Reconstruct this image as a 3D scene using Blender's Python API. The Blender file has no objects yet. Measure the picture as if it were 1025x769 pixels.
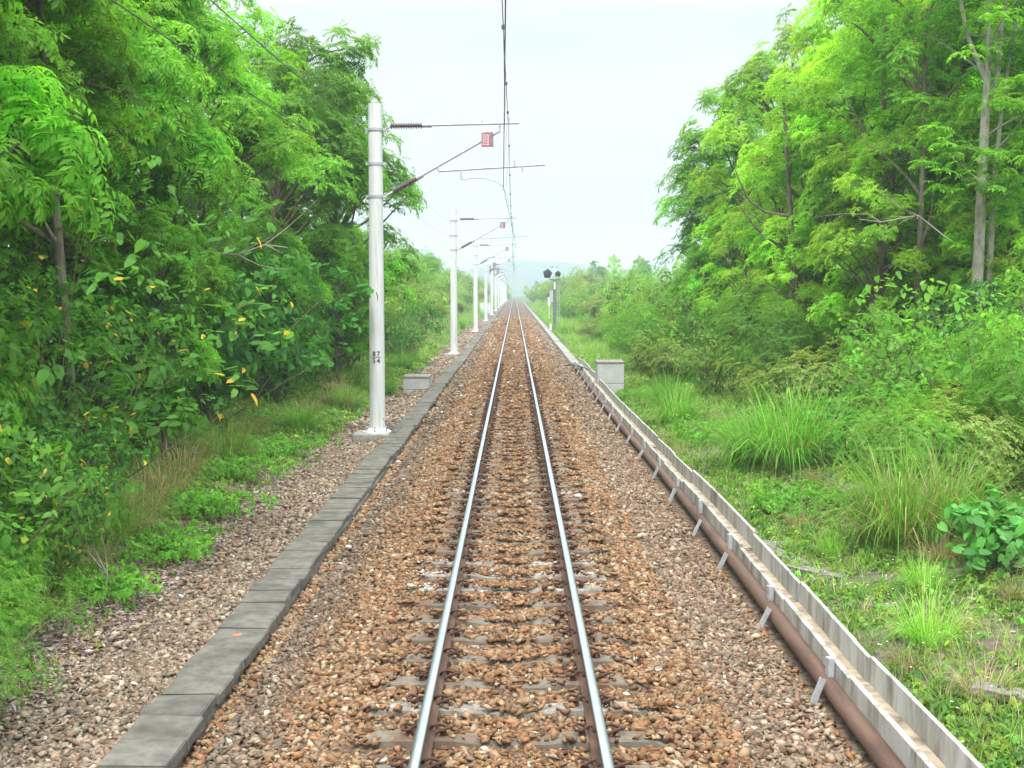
import bpy, bmesh, math, random
import numpy as np
from mathutils import Vector, Matrix

S = bpy.context.scene
COL = S.collection
rng = np.random.default_rng(11)
random.seed(11)
R = math.radians
F = 1300.0                      # focal length in pixels of a 1025 px wide frame
CAMZ = 2.75                     # camera above the rail heads (z = 0)

# ------------------------------------------------------------------ helpers
def tag(o, label=None, cat=None, group=None, kind=None):
    if label: o['label'] = label
    if cat: o['category'] = cat
    if group: o['group'] = group
    if kind: o['kind'] = kind
    elif label: o['kind'] = 'thing'
    return o

def link(o, parent=None):
    COL.objects.link(o)
    if parent is not None: o.parent = parent
    return o

def empty(name, loc=(0, 0, 0), rz=0.0):
    o = bpy.data.objects.new(name, None)
    o.empty_display_size = 0.2
    o.location = loc; o.rotation_euler = (0, 0, rz)
    return link(o)

def mesh_np(name, V, Fc, mats, col=None, midx=None, smooth=False):
    """V (n,3), Fc (m,3) or (m,4) int array; vertex colours optional"""
    V = np.asarray(V, np.float32); Fc = np.asarray(Fc, np.int32)
    me = bpy.data.meshes.new(name)
    k = Fc.shape[1]
    me.vertices.add(len(V)); me.vertices.foreach_set('co', V.ravel())
    me.loops.add(Fc.size); me.loops.foreach_set('vertex_index', Fc.ravel())
    me.polygons.add(len(Fc))
    me.polygons.foreach_set('loop_start', np.arange(0, Fc.size, k, dtype=np.int32))
    me.polygons.foreach_set('loop_total', np.full(len(Fc), k, np.int32))
    if smooth: me.polygons.foreach_set('use_smooth', np.ones(len(Fc), bool))
    for m in (mats if isinstance(mats, (list, tuple)) else [mats]): me.materials.append(m)
    if midx is not None: me.polygons.foreach_set('material_index', np.asarray(midx, np.int32))
    if col is not None:
        a = me.color_attributes.new('Col', 'FLOAT_COLOR', 'POINT')
        c = np.ones((len(V), 4), np.float32); c[:, :3] = col
        a.data.foreach_set('color', c.ravel())
    me.update(calc_edges=True)
    return me

def mobj(name, me, parent=None, loc=(0, 0, 0)):
    o = bpy.data.objects.new(name, me); o.location = loc
    return link(o, parent)

class MB:
    """collects boxes, tubes and lathes; builds ONE mesh object"""
    def __init__(s): s.v = []; s.f = []; s.m = []; s.sm = []
    def add(s, vs, fs, mi=0, smooth=False):
        b = len(s.v); s.v += [tuple(p) for p in vs]
        s.f += [tuple(b + i for i in q) for q in fs]; s.m += [mi] * len(fs); s.sm += [smooth] * len(fs)
    def box(s, x0, x1, y0, y1, z0, z1, mi=0, M=None):
        vs = [Vector(p) for p in ((x0,y0,z0),(x1,y0,z0),(x1,y1,z0),(x0,y1,z0),(x0,y0,z1),(x1,y0,z1),(x1,y1,z1),(x0,y1,z1))]
        if M is not None: vs = [M @ p for p in vs]
        s.add(vs, [(0,3,2,1),(4,5,6,7),(0,1,5,4),(1,2,6,5),(2,3,7,6),(3,0,4,7)], mi)
    def tube(s, pts, r, n=8, mi=0, cap=True, smooth=True):
        pts = [Vector(p) for p in pts]; rs = r if isinstance(r, (list, tuple)) else [r] * len(pts)
        vs = []; a = None
        for i, p in enumerate(pts):
            d = (pts[min(i + 1, len(pts) - 1)] - pts[max(i - 1, 0)]).normalized()
            if a is None:
                a = Vector((0, 0, 1)) if abs(d.z) < .9 else Vector((1, 0, 0))
            a = (a - d * a.dot(d)).normalized(); b = d.cross(a)
            for k in range(n):
                t = 2 * math.pi * k / n
                vs.append(p + (a * math.cos(t) + b * math.sin(t)) * rs[i])
        fs = []
        for i in range(len(pts) - 1):
            for k in range(n):
                fs.append((i*n+k, i*n+(k+1) % n, (i+1)*n+(k+1) % n, (i+1)*n+k))
        s.add(vs, fs, mi, smooth)
        if cap:
            s.add(vs[:n], [tuple(range(n))[::-1]], mi); s.add(vs[-n:], [tuple(range(n))], mi)
    def lathe(s, p0, p1, prof, n=14, mi=0, smooth=True):
        """prof: list of (t 0..1 along p0-p1, radius)"""
        p0 = Vector(p0); p1 = Vector(p1)
        s.tube([p0 + (p1 - p0) * t for t, _ in prof], [q for _, q in prof], n, mi, True, smooth)
    def build(s, name, mats, parent=None, loc=(0, 0, 0), bevel=0.0):
        me = bpy.data.meshes.new(name); me.from_pydata(s.v, [], s.f)
        for m in (mats if isinstance(mats, (list, tuple)) else [mats]): me.materials.append(m)
        me.polygons.foreach_set('material_index', s.m); me.polygons.foreach_set('use_smooth', s.sm)
        if bevel > 0:
            bm = bmesh.new(); bm.from_mesh(me)
            bmesh.ops.bevel(bm, geom=[e for e in bm.edges if len(e.link_faces) == 2 and e.calc_face_angle(0) > 0.6],
                            offset=bevel, segments=1, affect='EDGES')
            bm.to_mesh(me); bm.free()
        me.update()
        return mobj(name, me, parent, loc)

def copy_tree(o, parent=None):
    c = o.copy(); COL.objects.link(c)
    if parent is not None: c.parent = parent
    for ch in list(o.children): copy_tree(ch, c)
    return c

# ------------------------------------------------------------------ materials
def newmat(name):
    m = bpy.data.materials.new(name); m.use_nodes = True
    nt = m.node_tree; nt.nodes.clear()
    out = nt.nodes.new('ShaderNodeOutputMaterial')
    return m, nt, out
def N(nt, t, **kw):
    n = nt.nodes.new(t)
    for k, v in kw.items(): setattr(n, k, v)
    return n
def ramp(nt, fac, stops):
    r = N(nt, 'ShaderNodeValToRGB')
    e = r.color_ramp.elements
    while len(e) < len(stops): e.new(0.5)
    for i, (p, c) in enumerate(stops):
        e[i].position = p; e[i].color = (*c, 1)
    nt.links.new(fac, r.inputs['Fac']); return r.outputs['Color']
def coords(nt, scale=(1, 1, 1), world=False):
    if world:
        g = N(nt, 'ShaderNodeNewGeometry'); o = g.outputs['Position']
    else:
        t = N(nt, 'ShaderNodeTexCoord'); o = t.outputs['Object']
        oi = N(nt, 'ShaderNodeObjectInfo')
        mul = N(nt, 'ShaderNodeMath', operation='MULTIPLY'); mul.inputs[1].default_value = 57.0
        nt.links.new(oi.outputs['Random'], mul.inputs[0])
        ad = N(nt, 'ShaderNodeVectorMath', operation='ADD')
        nt.links.new(o, ad.inputs[0]); nt.links.new(mul.outputs[0], ad.inputs[1]); o = ad.outputs[0]
    mp = N(nt, 'ShaderNodeMapping'); mp.inputs['Scale'].default_value = scale
    nt.links.new(o, mp.inputs['Vector']); return mp.outputs['Vector']
def noise(nt, vec, scale, detail=6, rough=.6):
    n = N(nt, 'ShaderNodeTexNoise'); n.inputs['Scale'].default_value = scale
    n.inputs['Detail'].default_value = detail; n.inputs['Roughness'].default_value = rough
    nt.links.new(vec, n.inputs['Vector']); return n.outputs['Fac']
def mixc(nt, fac, a, b, mode='MIX'):
    m = N(nt, 'ShaderNodeMix', data_type='RGBA', blend_type=mode)
    for sock, v in ((m.inputs[0], fac), (m.inputs[6], a), (m.inputs[7], b)):
        if isinstance(v, (int, float)): sock.default_value = v
        elif isinstance(v, tuple): sock.default_value = (*v, 1)
        else: nt.links.new(v, sock)
    return m.outputs[2]
def surf(name, stops, scale=8, rough=.85, bump=.3, bscale=None, stretch=(1, 1, 1), metal=0.0, stain=None, world=False, bdist=.01):
    m, nt, out = newmat(name)
    vec = coords(nt, stretch, world)
    c = ramp(nt, noise(nt, vec, scale), stops)
    if stain:
        scol, sscale, lo, hi = stain
        f = ramp(nt, noise(nt, vec, sscale, 5, .65), [(lo, (0, 0, 0)), (hi, (1, 1, 1))])
        c = mixc(nt, f, c, scol)
    p = N(nt, 'ShaderNodeBsdfPrincipled')
    nt.links.new(c, p.inputs['Base Color']); p.inputs['Roughness'].default_value = rough
    p.inputs['Metallic'].default_value = metal
    if bump:
        b = N(nt, 'ShaderNodeBump'); b.inputs['Strength'].default_value = bump; b.inputs['Distance'].default_value = bdist
        nt.links.new(noise(nt, vec, bscale or scale * 4, 8, .7), b.inputs['Height'])
        nt.links.new(b.outputs['Normal'], p.inputs['Normal'])
    nt.links.new(p.outputs['BSDF'], out.inputs['Surface'])
    return m

def leafmat(name, trans=.46, gloss=.008, rough=.45):
    m, nt, out = newmat(name)
    a = N(nt, 'ShaderNodeVertexColor', layer_name='Col')
    oi = N(nt, 'ShaderNodeObjectInfo')
    hs = N(nt, 'ShaderNodeHueSaturation')
    mr = N(nt, 'ShaderNodeMapRange'); mr.inputs['To Min'].default_value = .95; mr.inputs['To Max'].default_value = 1.35
    nt.links.new(oi.outputs['Random'], mr.inputs['Value']); nt.links.new(mr.outputs[0], hs.inputs['Value'])
    nt.links.new(a.outputs['Color'], hs.inputs['Color']); hs.inputs['Saturation'].default_value = .95; hs.inputs['Hue'].default_value = .492
    d = N(nt, 'ShaderNodeBsdfDiffuse'); t = N(nt, 'ShaderNodeBsdfTranslucent'); g = N(nt, 'ShaderNodeBsdfGlossy')
    g.inputs['Roughness'].default_value = rough; g.inputs['Color'].default_value = (1, 1, 1, 1)
    tc = mixc(nt, .55, hs.outputs['Color'], (1.0, 1.0, .25), 'MULTIPLY')
    tc2 = N(nt, 'ShaderNodeHueSaturation'); tc2.inputs['Value'].default_value = 1.7; nt.links.new(tc, tc2.inputs['Color'])
    nt.links.new(hs.outputs['Color'], d.inputs['Color']); nt.links.new(tc2.outputs['Color'], t.inputs['Color'])
    m1 = N(nt, 'ShaderNodeMixShader'); m1.inputs[0].default_value = trans
    nt.links.new(d.outputs[0], m1.inputs[1]); nt.links.new(t.outputs[0], m1.inputs[2])
    m2 = N(nt, 'ShaderNodeMixShader'); m2.inputs[0].default_value = gloss
    nt.links.new(m1.outputs[0], m2.inputs[1]); nt.links.new(g.outputs[0], m2.inputs[2])
    nt.links.new(m2.outputs[0], out.inputs['Surface'])
    return m

M = {}
M['leaf'] = leafmat('leaf')
M['leaf_waxy'] = leafmat('waxy leaf', .35, .012, .45)
M['grass'] = leafmat('grass blade', .35, .012, .5)
M['petal'] = leafmat('petal', .3, .0)
M['litter'] = leafmat('dry leaf', .1, .02)
M['bark'] = surf('bark', [(.3, (.10, .075, .05)), (.5, (.17, .14, .105)), (.75, (.27, .24, .20))], 3, .95, .6, 14, (6, 6, 1.2))
M['bark_pale'] = surf('pale bark', [(.3, (.20, .175, .14)), (.5, (.36, .33, .28)), (.75, (.50, .47, .42))], 3, .95, .5, 14, (4, 4, 1.5))
M['twig'] = surf('twig', [(.3, (.13, .12, .06)), (.7, (.22, .19, .11))], 5, .95, .2)
M['deadwood'] = surf('dead wood', [(.3, (.25, .21, .16)), (.7, (.45, .40, .33))], 5, .95, .3)
M['rail_rust'] = surf('rusty rail steel', [(.3, (.05, .028, .018)), (.5, (.10, .052, .032)), (.75, (.19, .10, .06))], 9, .85, .25, 60, (1, .3, 1))
m, nt, out = newmat('polished rail head')
vec = coords(nt, (14, .12, 1), True)
p = N(nt, 'ShaderNodeBsdfPrincipled'); p.inputs['Metallic'].default_value = 1.0
nt.links.new(ramp(nt, noise(nt, vec, 6), [(.3, (.44, .47, .56)), (.7, (.60, .64, .74))]), p.inputs['Base Color'])  # bluish tint: reflected sky painted into the steel's base colour
p.inputs['Roughness'].default_value = .34
nt.links.new(p.outputs[0], out.inputs['Surface']); M['rail_head'] = m
M['clip'] = surf('rusty spring clip', [(.3, (.035, .016, .010)), (.7, (.10, .045, .026))], 20, .9, .3)
M['sleeper'] = surf('sleeper concrete', [(.3, (.10, .085, .066)), (.55, (.15, .133, .106)), (.75, (.20, .182, .15))], 6, .95, .5, 60,
                    stain=((.12, .068, .04), 3.2, .42, .66))
M['sleeper_white'] = surf('lime crusted concrete', [(.38, (.14, .12, .09)), (.55, (.24, .22, .19)), (.7, (.48, .46, .42))], 9, .95, .6, 70)
M['slab'] = surf('cover slab concrete', [(.3, (.085, .078, .064)), (.5, (.14, .131, .110)), (.75, (.20, .188, .158))], 7, .97, .8, 110,
                 stain=((.06, .058, .048), 2.4, .45, .72))
M['slab_far'] = surf('pale cover slab concrete', [(.3, (.17, .165, .15)), (.5, (.235, .23, .21)), (.75, (.30, .295, .275))], 4, .95, .4, 60,
                 stain=((.19, .18, .15), 1.6, .55, .75))
M['rust_stain'] = surf('orange rust stain', [(.3, (.32, .13, .05)), (.7, (.40, .19, .08))], 30, .9, .2)
M['trough'] = surf('trough concrete', [(.3, (.34, .33, .295)), (.5, (.43, .42, .385)), (.75, (.50, .49, .455))], 4, .92, .4, 50,
                   stain=((.15, .13, .10), 3.6, .42, .70), stretch=(1, 1, .3))
M['trough_fill'] = surf('sandy trough floor', [(.3, (.26, .20, .135)), (.5, (.37, .30, .215)), (.75, (.46, .39, .30))], 9, .95, .8, 60,
                   stain=((.11, .085, .05), 4, .5, .68))
M['bracket'] = surf('galvanised bracket', [(.3, (.33, .35, .36)), (.7, (.50, .52, .53))], 14, .55, .15, metal=.35)
M['pipe'] = surf('rust brown pipe', [(.25, (.07, .036, .023)), (.5, (.115, .064, .042)), (.8, (.165, .105, .076))], 2.2, .75, .2, 40, (2, .25, 2),
                 stain=((.065, .03, .02), 5, .5, .7), world=True)
M['mast'] = surf('white painted mast', [(.3, (.57, .585, .595)), (.7, (.66, .675, .685))], 3, .6, .08, 30, (5, 5, .35),
                 stain=((.42, .41, .37), 2.6, .52, .80))
M['mast_pad'] = surf('footing concrete', [(.3, (.20, .195, .18)), (.7, (.34, .33, .31))], 6, .95, .4)
M['galv'] = surf('galvanised tube', [(.3, (.34, .35, .38)), (.7, (.46, .47, .50))], 8, .6, .05, metal=.1)
M['insul'] = surf('brown insulator', [(.3, (.085, .062, .066)), (.7, (.14, .105, .11))], 20, .4, 0)
M['wire'] = surf('dark wire', [(.3, (.10, .095, .10)), (.7, (.17, .16, .165))], 4, .6, 0)
M['wire_black'] = surf('black cable', [(.3, (.04, .045, .045)), (.7, (.075, .08, .08))], 4, .6, 0)
M['red_plate'] = surf('faded red plate', [(.3, (.30, .085, .11)), (.7, (.42, .16, .185))], 14, .6, 0)
M['white_paint'] = surf('white paint', [(.3, (.72, .70, .70)), (.7, (.82, .80, .80))], 14, .6, 0)
M['grey_box'] = surf('grey metal box', [(.3, (.16, .15, .19)), (.7, (.26, .25, .29))], 6, .5, .05)
M['black_paint'] = surf('black paint', [(.3, (.05, .05, .055)), (.7, (.10, .10, .105))], 8, .7, 0)
M['signal'] = surf('black signal metal', [(.3, (.018, .02, .03)), (.7, (.045, .05, .06))], 6, .6, .05)
M['signal_grey'] = surf('dark grey mast metal', [(.3, (.09, .11, .11)), (.7, (.15, .17, .17))], 6, .6, .05)
M['block'] = surf('block concrete', [(.3, (.36, .365, .36)), (.5, (.44, .445, .44)), (.75, (.50, .505, .50))], 3, .92, .3, 40,
                  stain=((.35, .33, .29), 2.2, .55, .8))
M['block_top'] = surf('weathered block top', [(.3, (.17, .15, .14)), (.7, (.30, .27, .25))], 8, .95, .4)
M['plank'] = surf('weathered plank', [(.3, (.10, .09, .078)), (.5, (.18, .168, .15)), (.75, (.27, .255, .235))], 3, .95, .6, 20, (8, .6, 8))
M['cabinet'] = surf('pale grey cabinet', [(.3, (.55, .56, .60)), (.7, (.62, .63, .66))], 4, .6, .05)

# ------------------------------------------------------------------ terrain
def sst(a, b, x):
    t = np.clip((np.asarray(x, float) - a) / (b - a), 0, 1); return t * t * (3 - 2 * t)
def wob(x, y, s=1.0):
    return (np.sin(x * 1.1 * s + y * .37 * s) + np.sin(x * .53 * s - y * .81 * s + 1.3) + np.sin(y * 1.7 * s + x * .2 + .6)) / 3
def gz(x, y):
    x = np.asarray(x, float); y = np.asarray(y, float)
    l = np.maximum(-x - 3.3, 0); r = np.maximum(x - 3.0, 0)
    near_l = .16 * np.minimum(l, 7)
    bank = sst(42, 78, y) * (1 - sst(300, 420, y))
    left = near_l + bank * 3.7 * sst(.6, 5.6, l)
    right = .12 * np.minimum(r, 8) + sst(130, 190, y) * (1 - sst(300, 420, y)) * 2.6 * sst(.8, 5.5, r)
    z = -.52 + np.where(x < 0, left, right)
    z = z + wob(x, y) * .05 * np.clip((l + r) / 1.0, 0, 1) + wob(x * .3, y * .3) * .12 * np.clip((l + r) / 5.0, 0, 1)
    corridor = (x > -3.45) & (x < 2.9)
    return np.where(corridor, -.62, z)
def zat(x, y): return float(gz(x, y))

xs = np.unique(np.concatenate([np.arange(-24, -3.4, .35), np.array([-3.46, -3.44, -1, 1, 2.88, 2.92]), np.arange(3.0, 24, .35),
                               np.linspace(24, 700, 24), -np.linspace(24, 700, 24)]))
ys = np.unique(np.concatenate([np.linspace(-60, 0, 12), np.arange(0, 60, .4), np.arange(60, 150, 1.2), np.arange(150, 430, 6), np.linspace(430, 1700, 26)]))
X, Y = np.meshgrid(xs, ys); Z = gz(X, Y)
nx = len(xs)
ii, jj = np.meshgrid(np.arange(nx - 1), np.arange(len(ys) - 1))
a = (jj * nx + ii).ravel()
FG = np.stack([a, a + 1, a + nx + 1, a + nx], 1)
m, nt, out = newmat('ground soil')
vec = coords(nt, (1, 1, 1), True)
soil = ramp(nt, noise(nt, vec, 7, 8, .7), [(.3, (.085, .066, .052)), (.5, (.15, .122, .10)), (.72, (.24, .205, .175))])
green = ramp(nt, noise(nt, vec, 16, 6, .7), [(.3, (.035, .075, .018)), (.6, (.085, .16, .035)), (.8, (.16, .22, .07))])
f = ramp(nt, noise(nt, vec, .9, 5, .6), [(.42, (0, 0, 0)), (.58, (1, 1, 1))])
sx = N(nt, 'ShaderNodeSeparateXYZ'); nt.links.new(vec, sx.inputs[0])
ym = N(nt, 'ShaderNodeMapRange'); ym.inputs['From Min'].default_value = 25; ym.inputs['From Max'].default_value = 60
nt.links.new(sx.outputs['Y'], ym.inputs['Value'])
xm = N(nt, 'ShaderNodeMapRange'); xm.inputs['From Min'].default_value = -4.6; xm.inputs['From Max'].default_value = -6; xm.inputs['To Min'].default_value = 0; xm.inputs['To Max'].default_value = 1
nt.links.new(sx.outputs['X'], xm.inputs['Value'])
xr = N(nt, 'ShaderNodeMath', operation='GREATER_THAN'); xr.inputs[1].default_value = 2.5; nt.links.new(sx.outputs['X'], xr.inputs[0])
xo = N(nt, 'ShaderNodeMath', operation='MAXIMUM'); nt.links.new(xm.outputs[0], xo.inputs[0]); nt.links.new(xr.outputs[0], xo.inputs[1])
fm = N(nt, 'ShaderNodeMath', operation='MULTIPLY'); nt.links.new(f, fm.inputs[0]); nt.links.new(xo.outputs[0], fm.inputs[1]); f = fm.outputs[0]
mx = N(nt, 'ShaderNodeMath', operation='MAXIMUM'); nt.links.new(f, mx.inputs[0]); nt.links.new(ym.outputs[0], mx.inputs[1])
c = mixc(nt, mx.outputs[0], soil, green)
p = N(nt, 'ShaderNodeBsdfPrincipled'); p.inputs['Roughness'].default_value = 1.0; p.inputs['Specular IOR Level'].default_value = .1
nt.links.new(c, p.inputs['Base Color'])
b = N(nt, 'ShaderNodeBump'); b.inputs['Strength'].default_value = .8; b.inputs['Distance'].default_value = .04
nt.links.new(noise(nt, vec, 14, 8, .75), b.inputs['Height']); nt.links.new(b.outputs[0], p.inputs['Normal'])
nt.links.new(p.outputs[0], out.inputs['Surface']); M['ground'] = m
tag(mobj('ground', mesh_np('ground', np.stack([X.ravel(), Y.ravel(), Z.ravel()], 1), FG, M['ground'], smooth=True)), kind='structure')

# far hills
def hills(name, y0, amp, seed, x0, x1, c):
    r2 = np.random.default_rng(seed)
    hx = np.linspace(-640, 640, 260); hy = np.linspace(y0, y0 + 260, 24)
    HX, HY = np.meshgrid(hx, hy)
    prof = sum(np.sin(hx * k * .006 + r2.uniform(0, 6)) / k for k in (1, 2, 3, 5, 8, 13))
    prof = np.clip(.55 + prof * .22, .1, 1) * (np.exp(-((hx - x0) / x1) ** 2) + .18)
    cross = np.sin(np.clip((HY - y0) / 260, 0, 1) * math.pi) ** .8
    HZ = -1 + amp * prof[None, :] * cross + r2.normal(0, .4, HX.shape) * cross
    a = (np.arange(23)[:, None] * 260 + np.arange(259)[None, :]).ravel()
    me = mesh_np(name, np.stack([HX.ravel(), HY.ravel(), HZ.ravel()], 1), np.stack([a, a + 1, a + 261, a + 260], 1), M['hill'], smooth=True)
    return tag(mobj(name, me), kind='structure')
M['hill'] = surf('wooded hill', [(.3, (.02, .045, .035)), (.7, (.04, .075, .055))], .05, 1, .5, .2, world=True, bdist=3)
hills('hills', 1330, 46, 3, 10, 130, None)

# ------------------------------------------------------------------ ballast bed
def bz(x):
    """top of the ballast bed (base sheet; stones stand a little above it)"""
    x = np.asarray(x, float); ax = np.abs(x)
    z = -.215 - .02 * sst(.1, .0, ax)
    z = z - .24 * sst(1.25, 2.1, ax)
    lft = -.40 - .11 * sst(-2.6, -3.6, x) - .14 * sst(-3.55, -3.95, x)
    return np.where(x < -2.5, lft, np.where(x > 2.1, -.46, z))
bx = np.concatenate([np.linspace(-4.0, -2.6, 12), np.linspace(-2.45, -2.0, 5), np.linspace(-1.9, 1.9, 34), np.linspace(2.0, 3.0, 6)])
by = np.concatenate([np.linspace(-60, 0, 6), np.linspace(4, 520, 240)])
BX, BY = np.meshgrid(bx, by); nbx = len(bx)
a = (np.arange(len(by) - 1)[:, None] * nbx + np.arange(nbx - 1)[None, :]).ravel()
m, nt, out = newmat('ballast bed')
vec = coords(nt, (1, 1, 1), True)
vo = N(nt, 'ShaderNodeTexVoronoi'); vo.inputs['Scale'].default_value = 16; nt.links.new(vec, vo.inputs['Vector'])
sp = N(nt, 'ShaderNodeSeparateColor'); nt.links.new(vo.outputs['Color'], sp.inputs[0])
st_c = ramp(nt, sp.outputs[0], [(.0, (.07, .044, .027)), (.3, (.115, .072, .042)), (.55, (.145, .098, .062)), (.8, (.165, .124, .088)), (1, (.19, .155, .12))])
rust = ramp(nt, sp.outputs[1], [(.0, (.065, .036, .021)), (.5, (.115, .064, .036)), (1, (.155, .098, .06))])
sx = N(nt, 'ShaderNodeSeparateXYZ'); nt.links.new(vec, sx.inputs[0])
ab = N(nt, 'ShaderNodeMath', operation='ABSOLUTE'); nt.links.new(sx.outputs['X'], ab.inputs[0])
mr = N(nt, 'ShaderNodeMapRange'); mr.inputs['From Min'].default_value = .35; mr.inputs['From Max'].default_value = 1.9
mr.inputs['To Min'].default_value = .85; mr.inputs['To Max'].default_value = .3
nt.links.new(ab.outputs[0], mr.inputs['Value'])
c = mixc(nt, mr.outputs[0], st_c, rust)
ed = ramp(nt, vo.outputs['Distance'], [(.45, (1, 1, 1)), (.85, (.35, .33, .3))])
c = mixc(nt, 1.0, c, ed, 'MULTIPLY')
p = N(nt, 'ShaderNodeBsdfPrincipled'); p.inputs['Roughness'].default_value = .95
nt.links.new(c, p.inputs['Base Color'])
b = N(nt, 'ShaderNodeBump'); b.inputs['Strength'].default_value = .9; b.inputs['Distance'].default_value = .03; b.invert = True
nt.links.new(vo.outputs['Distance'], b.inputs['Height']); nt.links.new(b.outputs[0], p.inputs['Normal'])
nt.links.new(p.outputs[0], out.inputs['Surface']); M['ballast'] = m
tag(mobj('ballast_bed', mesh_np('ballast_bed', np.stack([BX.ravel(), BY.ravel(), bz(BX).ravel()], 1),
    np.stack([a, a + 1, a + nbx + 1, a + nbx], 1), M['ballast'])), kind='structure')

# crushed stones: convex hulls of random points, one mesh
def hull_variants(n):
    outv = []
    for i in range(n):
        bm = bmesh.new()
        k = random.choice((6, 7, 7, 8, 9))
        for _ in range(k):
            p = Vector((random.gauss(0, 1), random.gauss(0, 1), random.gauss(0, 1))).normalized() * random.uniform(.9, 1.15)
            bm.verts.new((p.x * .68, p.y * .52, p.z * .33))
        r_ = bmesh.ops.convex_hull(bm, input=bm.verts)
        bad = [g for g in r_['geom_interior'] if isinstance(g, bmesh.types.BMVert)]
        if bad: bmesh.ops.delete(bm, geom=bad, context='VERTS')
        bmesh.ops.triangulate(bm, faces=bm.faces)
        bmesh.ops.recalc_face_normals(bm, faces=bm.faces)
        bm.verts.index_update()
        outv.append((np.array([v.co[:] for v in bm.verts]), np.array([[v.index for v in f.verts] for f in bm.faces])))
        bm.free()
    return outv
HV = hull_variants(14)
def rotm(n, tilt):
    """random rotations (n,3,3): yaw any, tilt gaussian"""
    yaw = rng.uniform(0, 2 * np.pi, n); ax = rng.uniform(0, 2 * np.pi, n); t = rng.normal(0, tilt, n)
    cy, sy = np.cos(yaw), np.sin(yaw); Rz = np.zeros((n, 3, 3)); Rz[:, 0, 0] = cy; Rz[:, 0, 1] = -sy; Rz[:, 1, 0] = sy; Rz[:, 1, 1] = cy; Rz[:, 2, 2] = 1
    u = np.stack([np.cos(ax), np.sin(ax), np.zeros(n)], 1); K = np.zeros((n, 3, 3))
    K[:, 0, 1] = -u[:, 2]; K[:, 0, 2] = u[:, 1]; K[:, 1, 0] = u[:, 2]; K[:, 1, 2] = -u[:, 0]; K[:, 2, 0] = -u[:, 1]; K[:, 2, 1] = u[:, 0]
    Rt = np.eye(3)[None] + np.sin(t)[:, None, None] * K + (1 - np.cos(t))[:, None, None] * (K @ K)
    return Rt @ Rz

SL0, SLS = 5.9, .615                       # first sleeper and spacing
TC = -.02                                  # track centre
white_sl = {5, 11, 12, 13, 21, 34, 47}
def scatter_stones(y0, y1, dens, size, zones):
    xs_, ys_ = [], []
    for (x0, x1, k) in zones:
        n = int((x1 - x0) * (y1 - y0) * dens * k)
        xs_.append(rng.uniform(x0, x1, n)); ys_.append(rng.uniform(y0, y1, n))
    x = np.concatenate(xs_); y = np.concatenate(ys_)
    # keep the visible sleeper patches mostly bare
    ph = np.abs(((y - SL0) / SLS + .5) % 1 - .5) * SLS
    ax = np.abs(x - TC)
    on = ph < .105 + rng.normal(0, .012, len(x))
    patch = ((ax > .19) & (ax < .37)) | ((ax > .69) & (ax < .88))
    patch = patch & (rng.random(len(x)) < .88)
    kill = on & patch | (on & (ax > .38) & (ax < .74) & (rng.random(len(x)) < .75))
    kill |= (np.abs(ax - .567) < np.where(y < 26, .08, .05)); kill &= ~((y > 34) & (ax > .62)); kill &= ~((y > 34) & (ax < .51))
    x, y, on, ax = x[~kill], y[~kill], on[~kill], ax[~kill]
    n = len(x)
    s = size * np.exp(rng.normal(0, .28, n)); s = np.clip(s, size * .5, size * 1.9)
    z = bz(x) + s * rng.uniform(.05, .34, n) + np.where(x < -3.5, np.maximum(gz(x, y) - bz(x), 0), 0) + np.where(on & (ax < 1.05), .05, 0) + .018 * wob(x * 4, y * 3)
    # colours: browner by the rails, greyer on the shoulders
    rustw = np.clip(1 - (ax - .35) / 2.4, .4, .8)
    pal_r = np.array([(.20, .105, .056), (.14, .075, .043), (.225, .132, .078), (.18, .115, .078), (.25, .17, .11)])
    pal_g = np.array([(.235, .168, .115), (.18, .13, .095), (.27, .21, .155), (.21, .12, .07), (.15, .122, .1), (.30, .25, .205)])
    cr = pal_r[rng.integers(0, 5, n)]; cg = pal_g[rng.integers(0, 6, n)]
    pick = rng.random(n) < rustw
    col = np.where(pick[:, None], cr, cg) * np.exp(rng.normal(.0, .2, n))[:, None]; col = col * np.array([1.03, .97, .81])
    shoulder = np.clip((ax - 1.45) / .5, 0, 1) * (x < 0) * (x > -2.1)
    g = col.mean(1, keepdims=True); col = col * (1 - .45 * shoulder[:, None]) + g * .25 * shoulder[:, None]
    outer = x < -2.55
    g = col.mean(1, keepdims=True)
    col = np.where(outer[:, None], 1.18 * (.55 * col + .45 * g * np.array([1.04, 1.0, .88])), col)
    rs = ((x > 1.5) & (x < 2.3))[:, None]
    col = np.where(rs, .75 * col + .25 * g * np.array([1.05, 1, .95]) , col)
    w = rng.random(n) < .005
    col = np.where(w[:, None], np.array([.50, .48, .45]), col)
    return x, y, z, s, np.clip(col, .02, .8)
zn = [(-3.62, -2.66, 1.0), (-3.95, -3.62, .75), (-2.25, 2.36, 1.0)]
sets = [scatter_stones(5.2, 15, 1000, .050, zn), scatter_stones(15, 28, 640, .059, zn), scatter_stones(28, 60, 240, .085, zn), scatter_stones(60, 95, 95, .125, zn), scatter_stones(95, 150, 34, .18, zn)]
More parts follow.
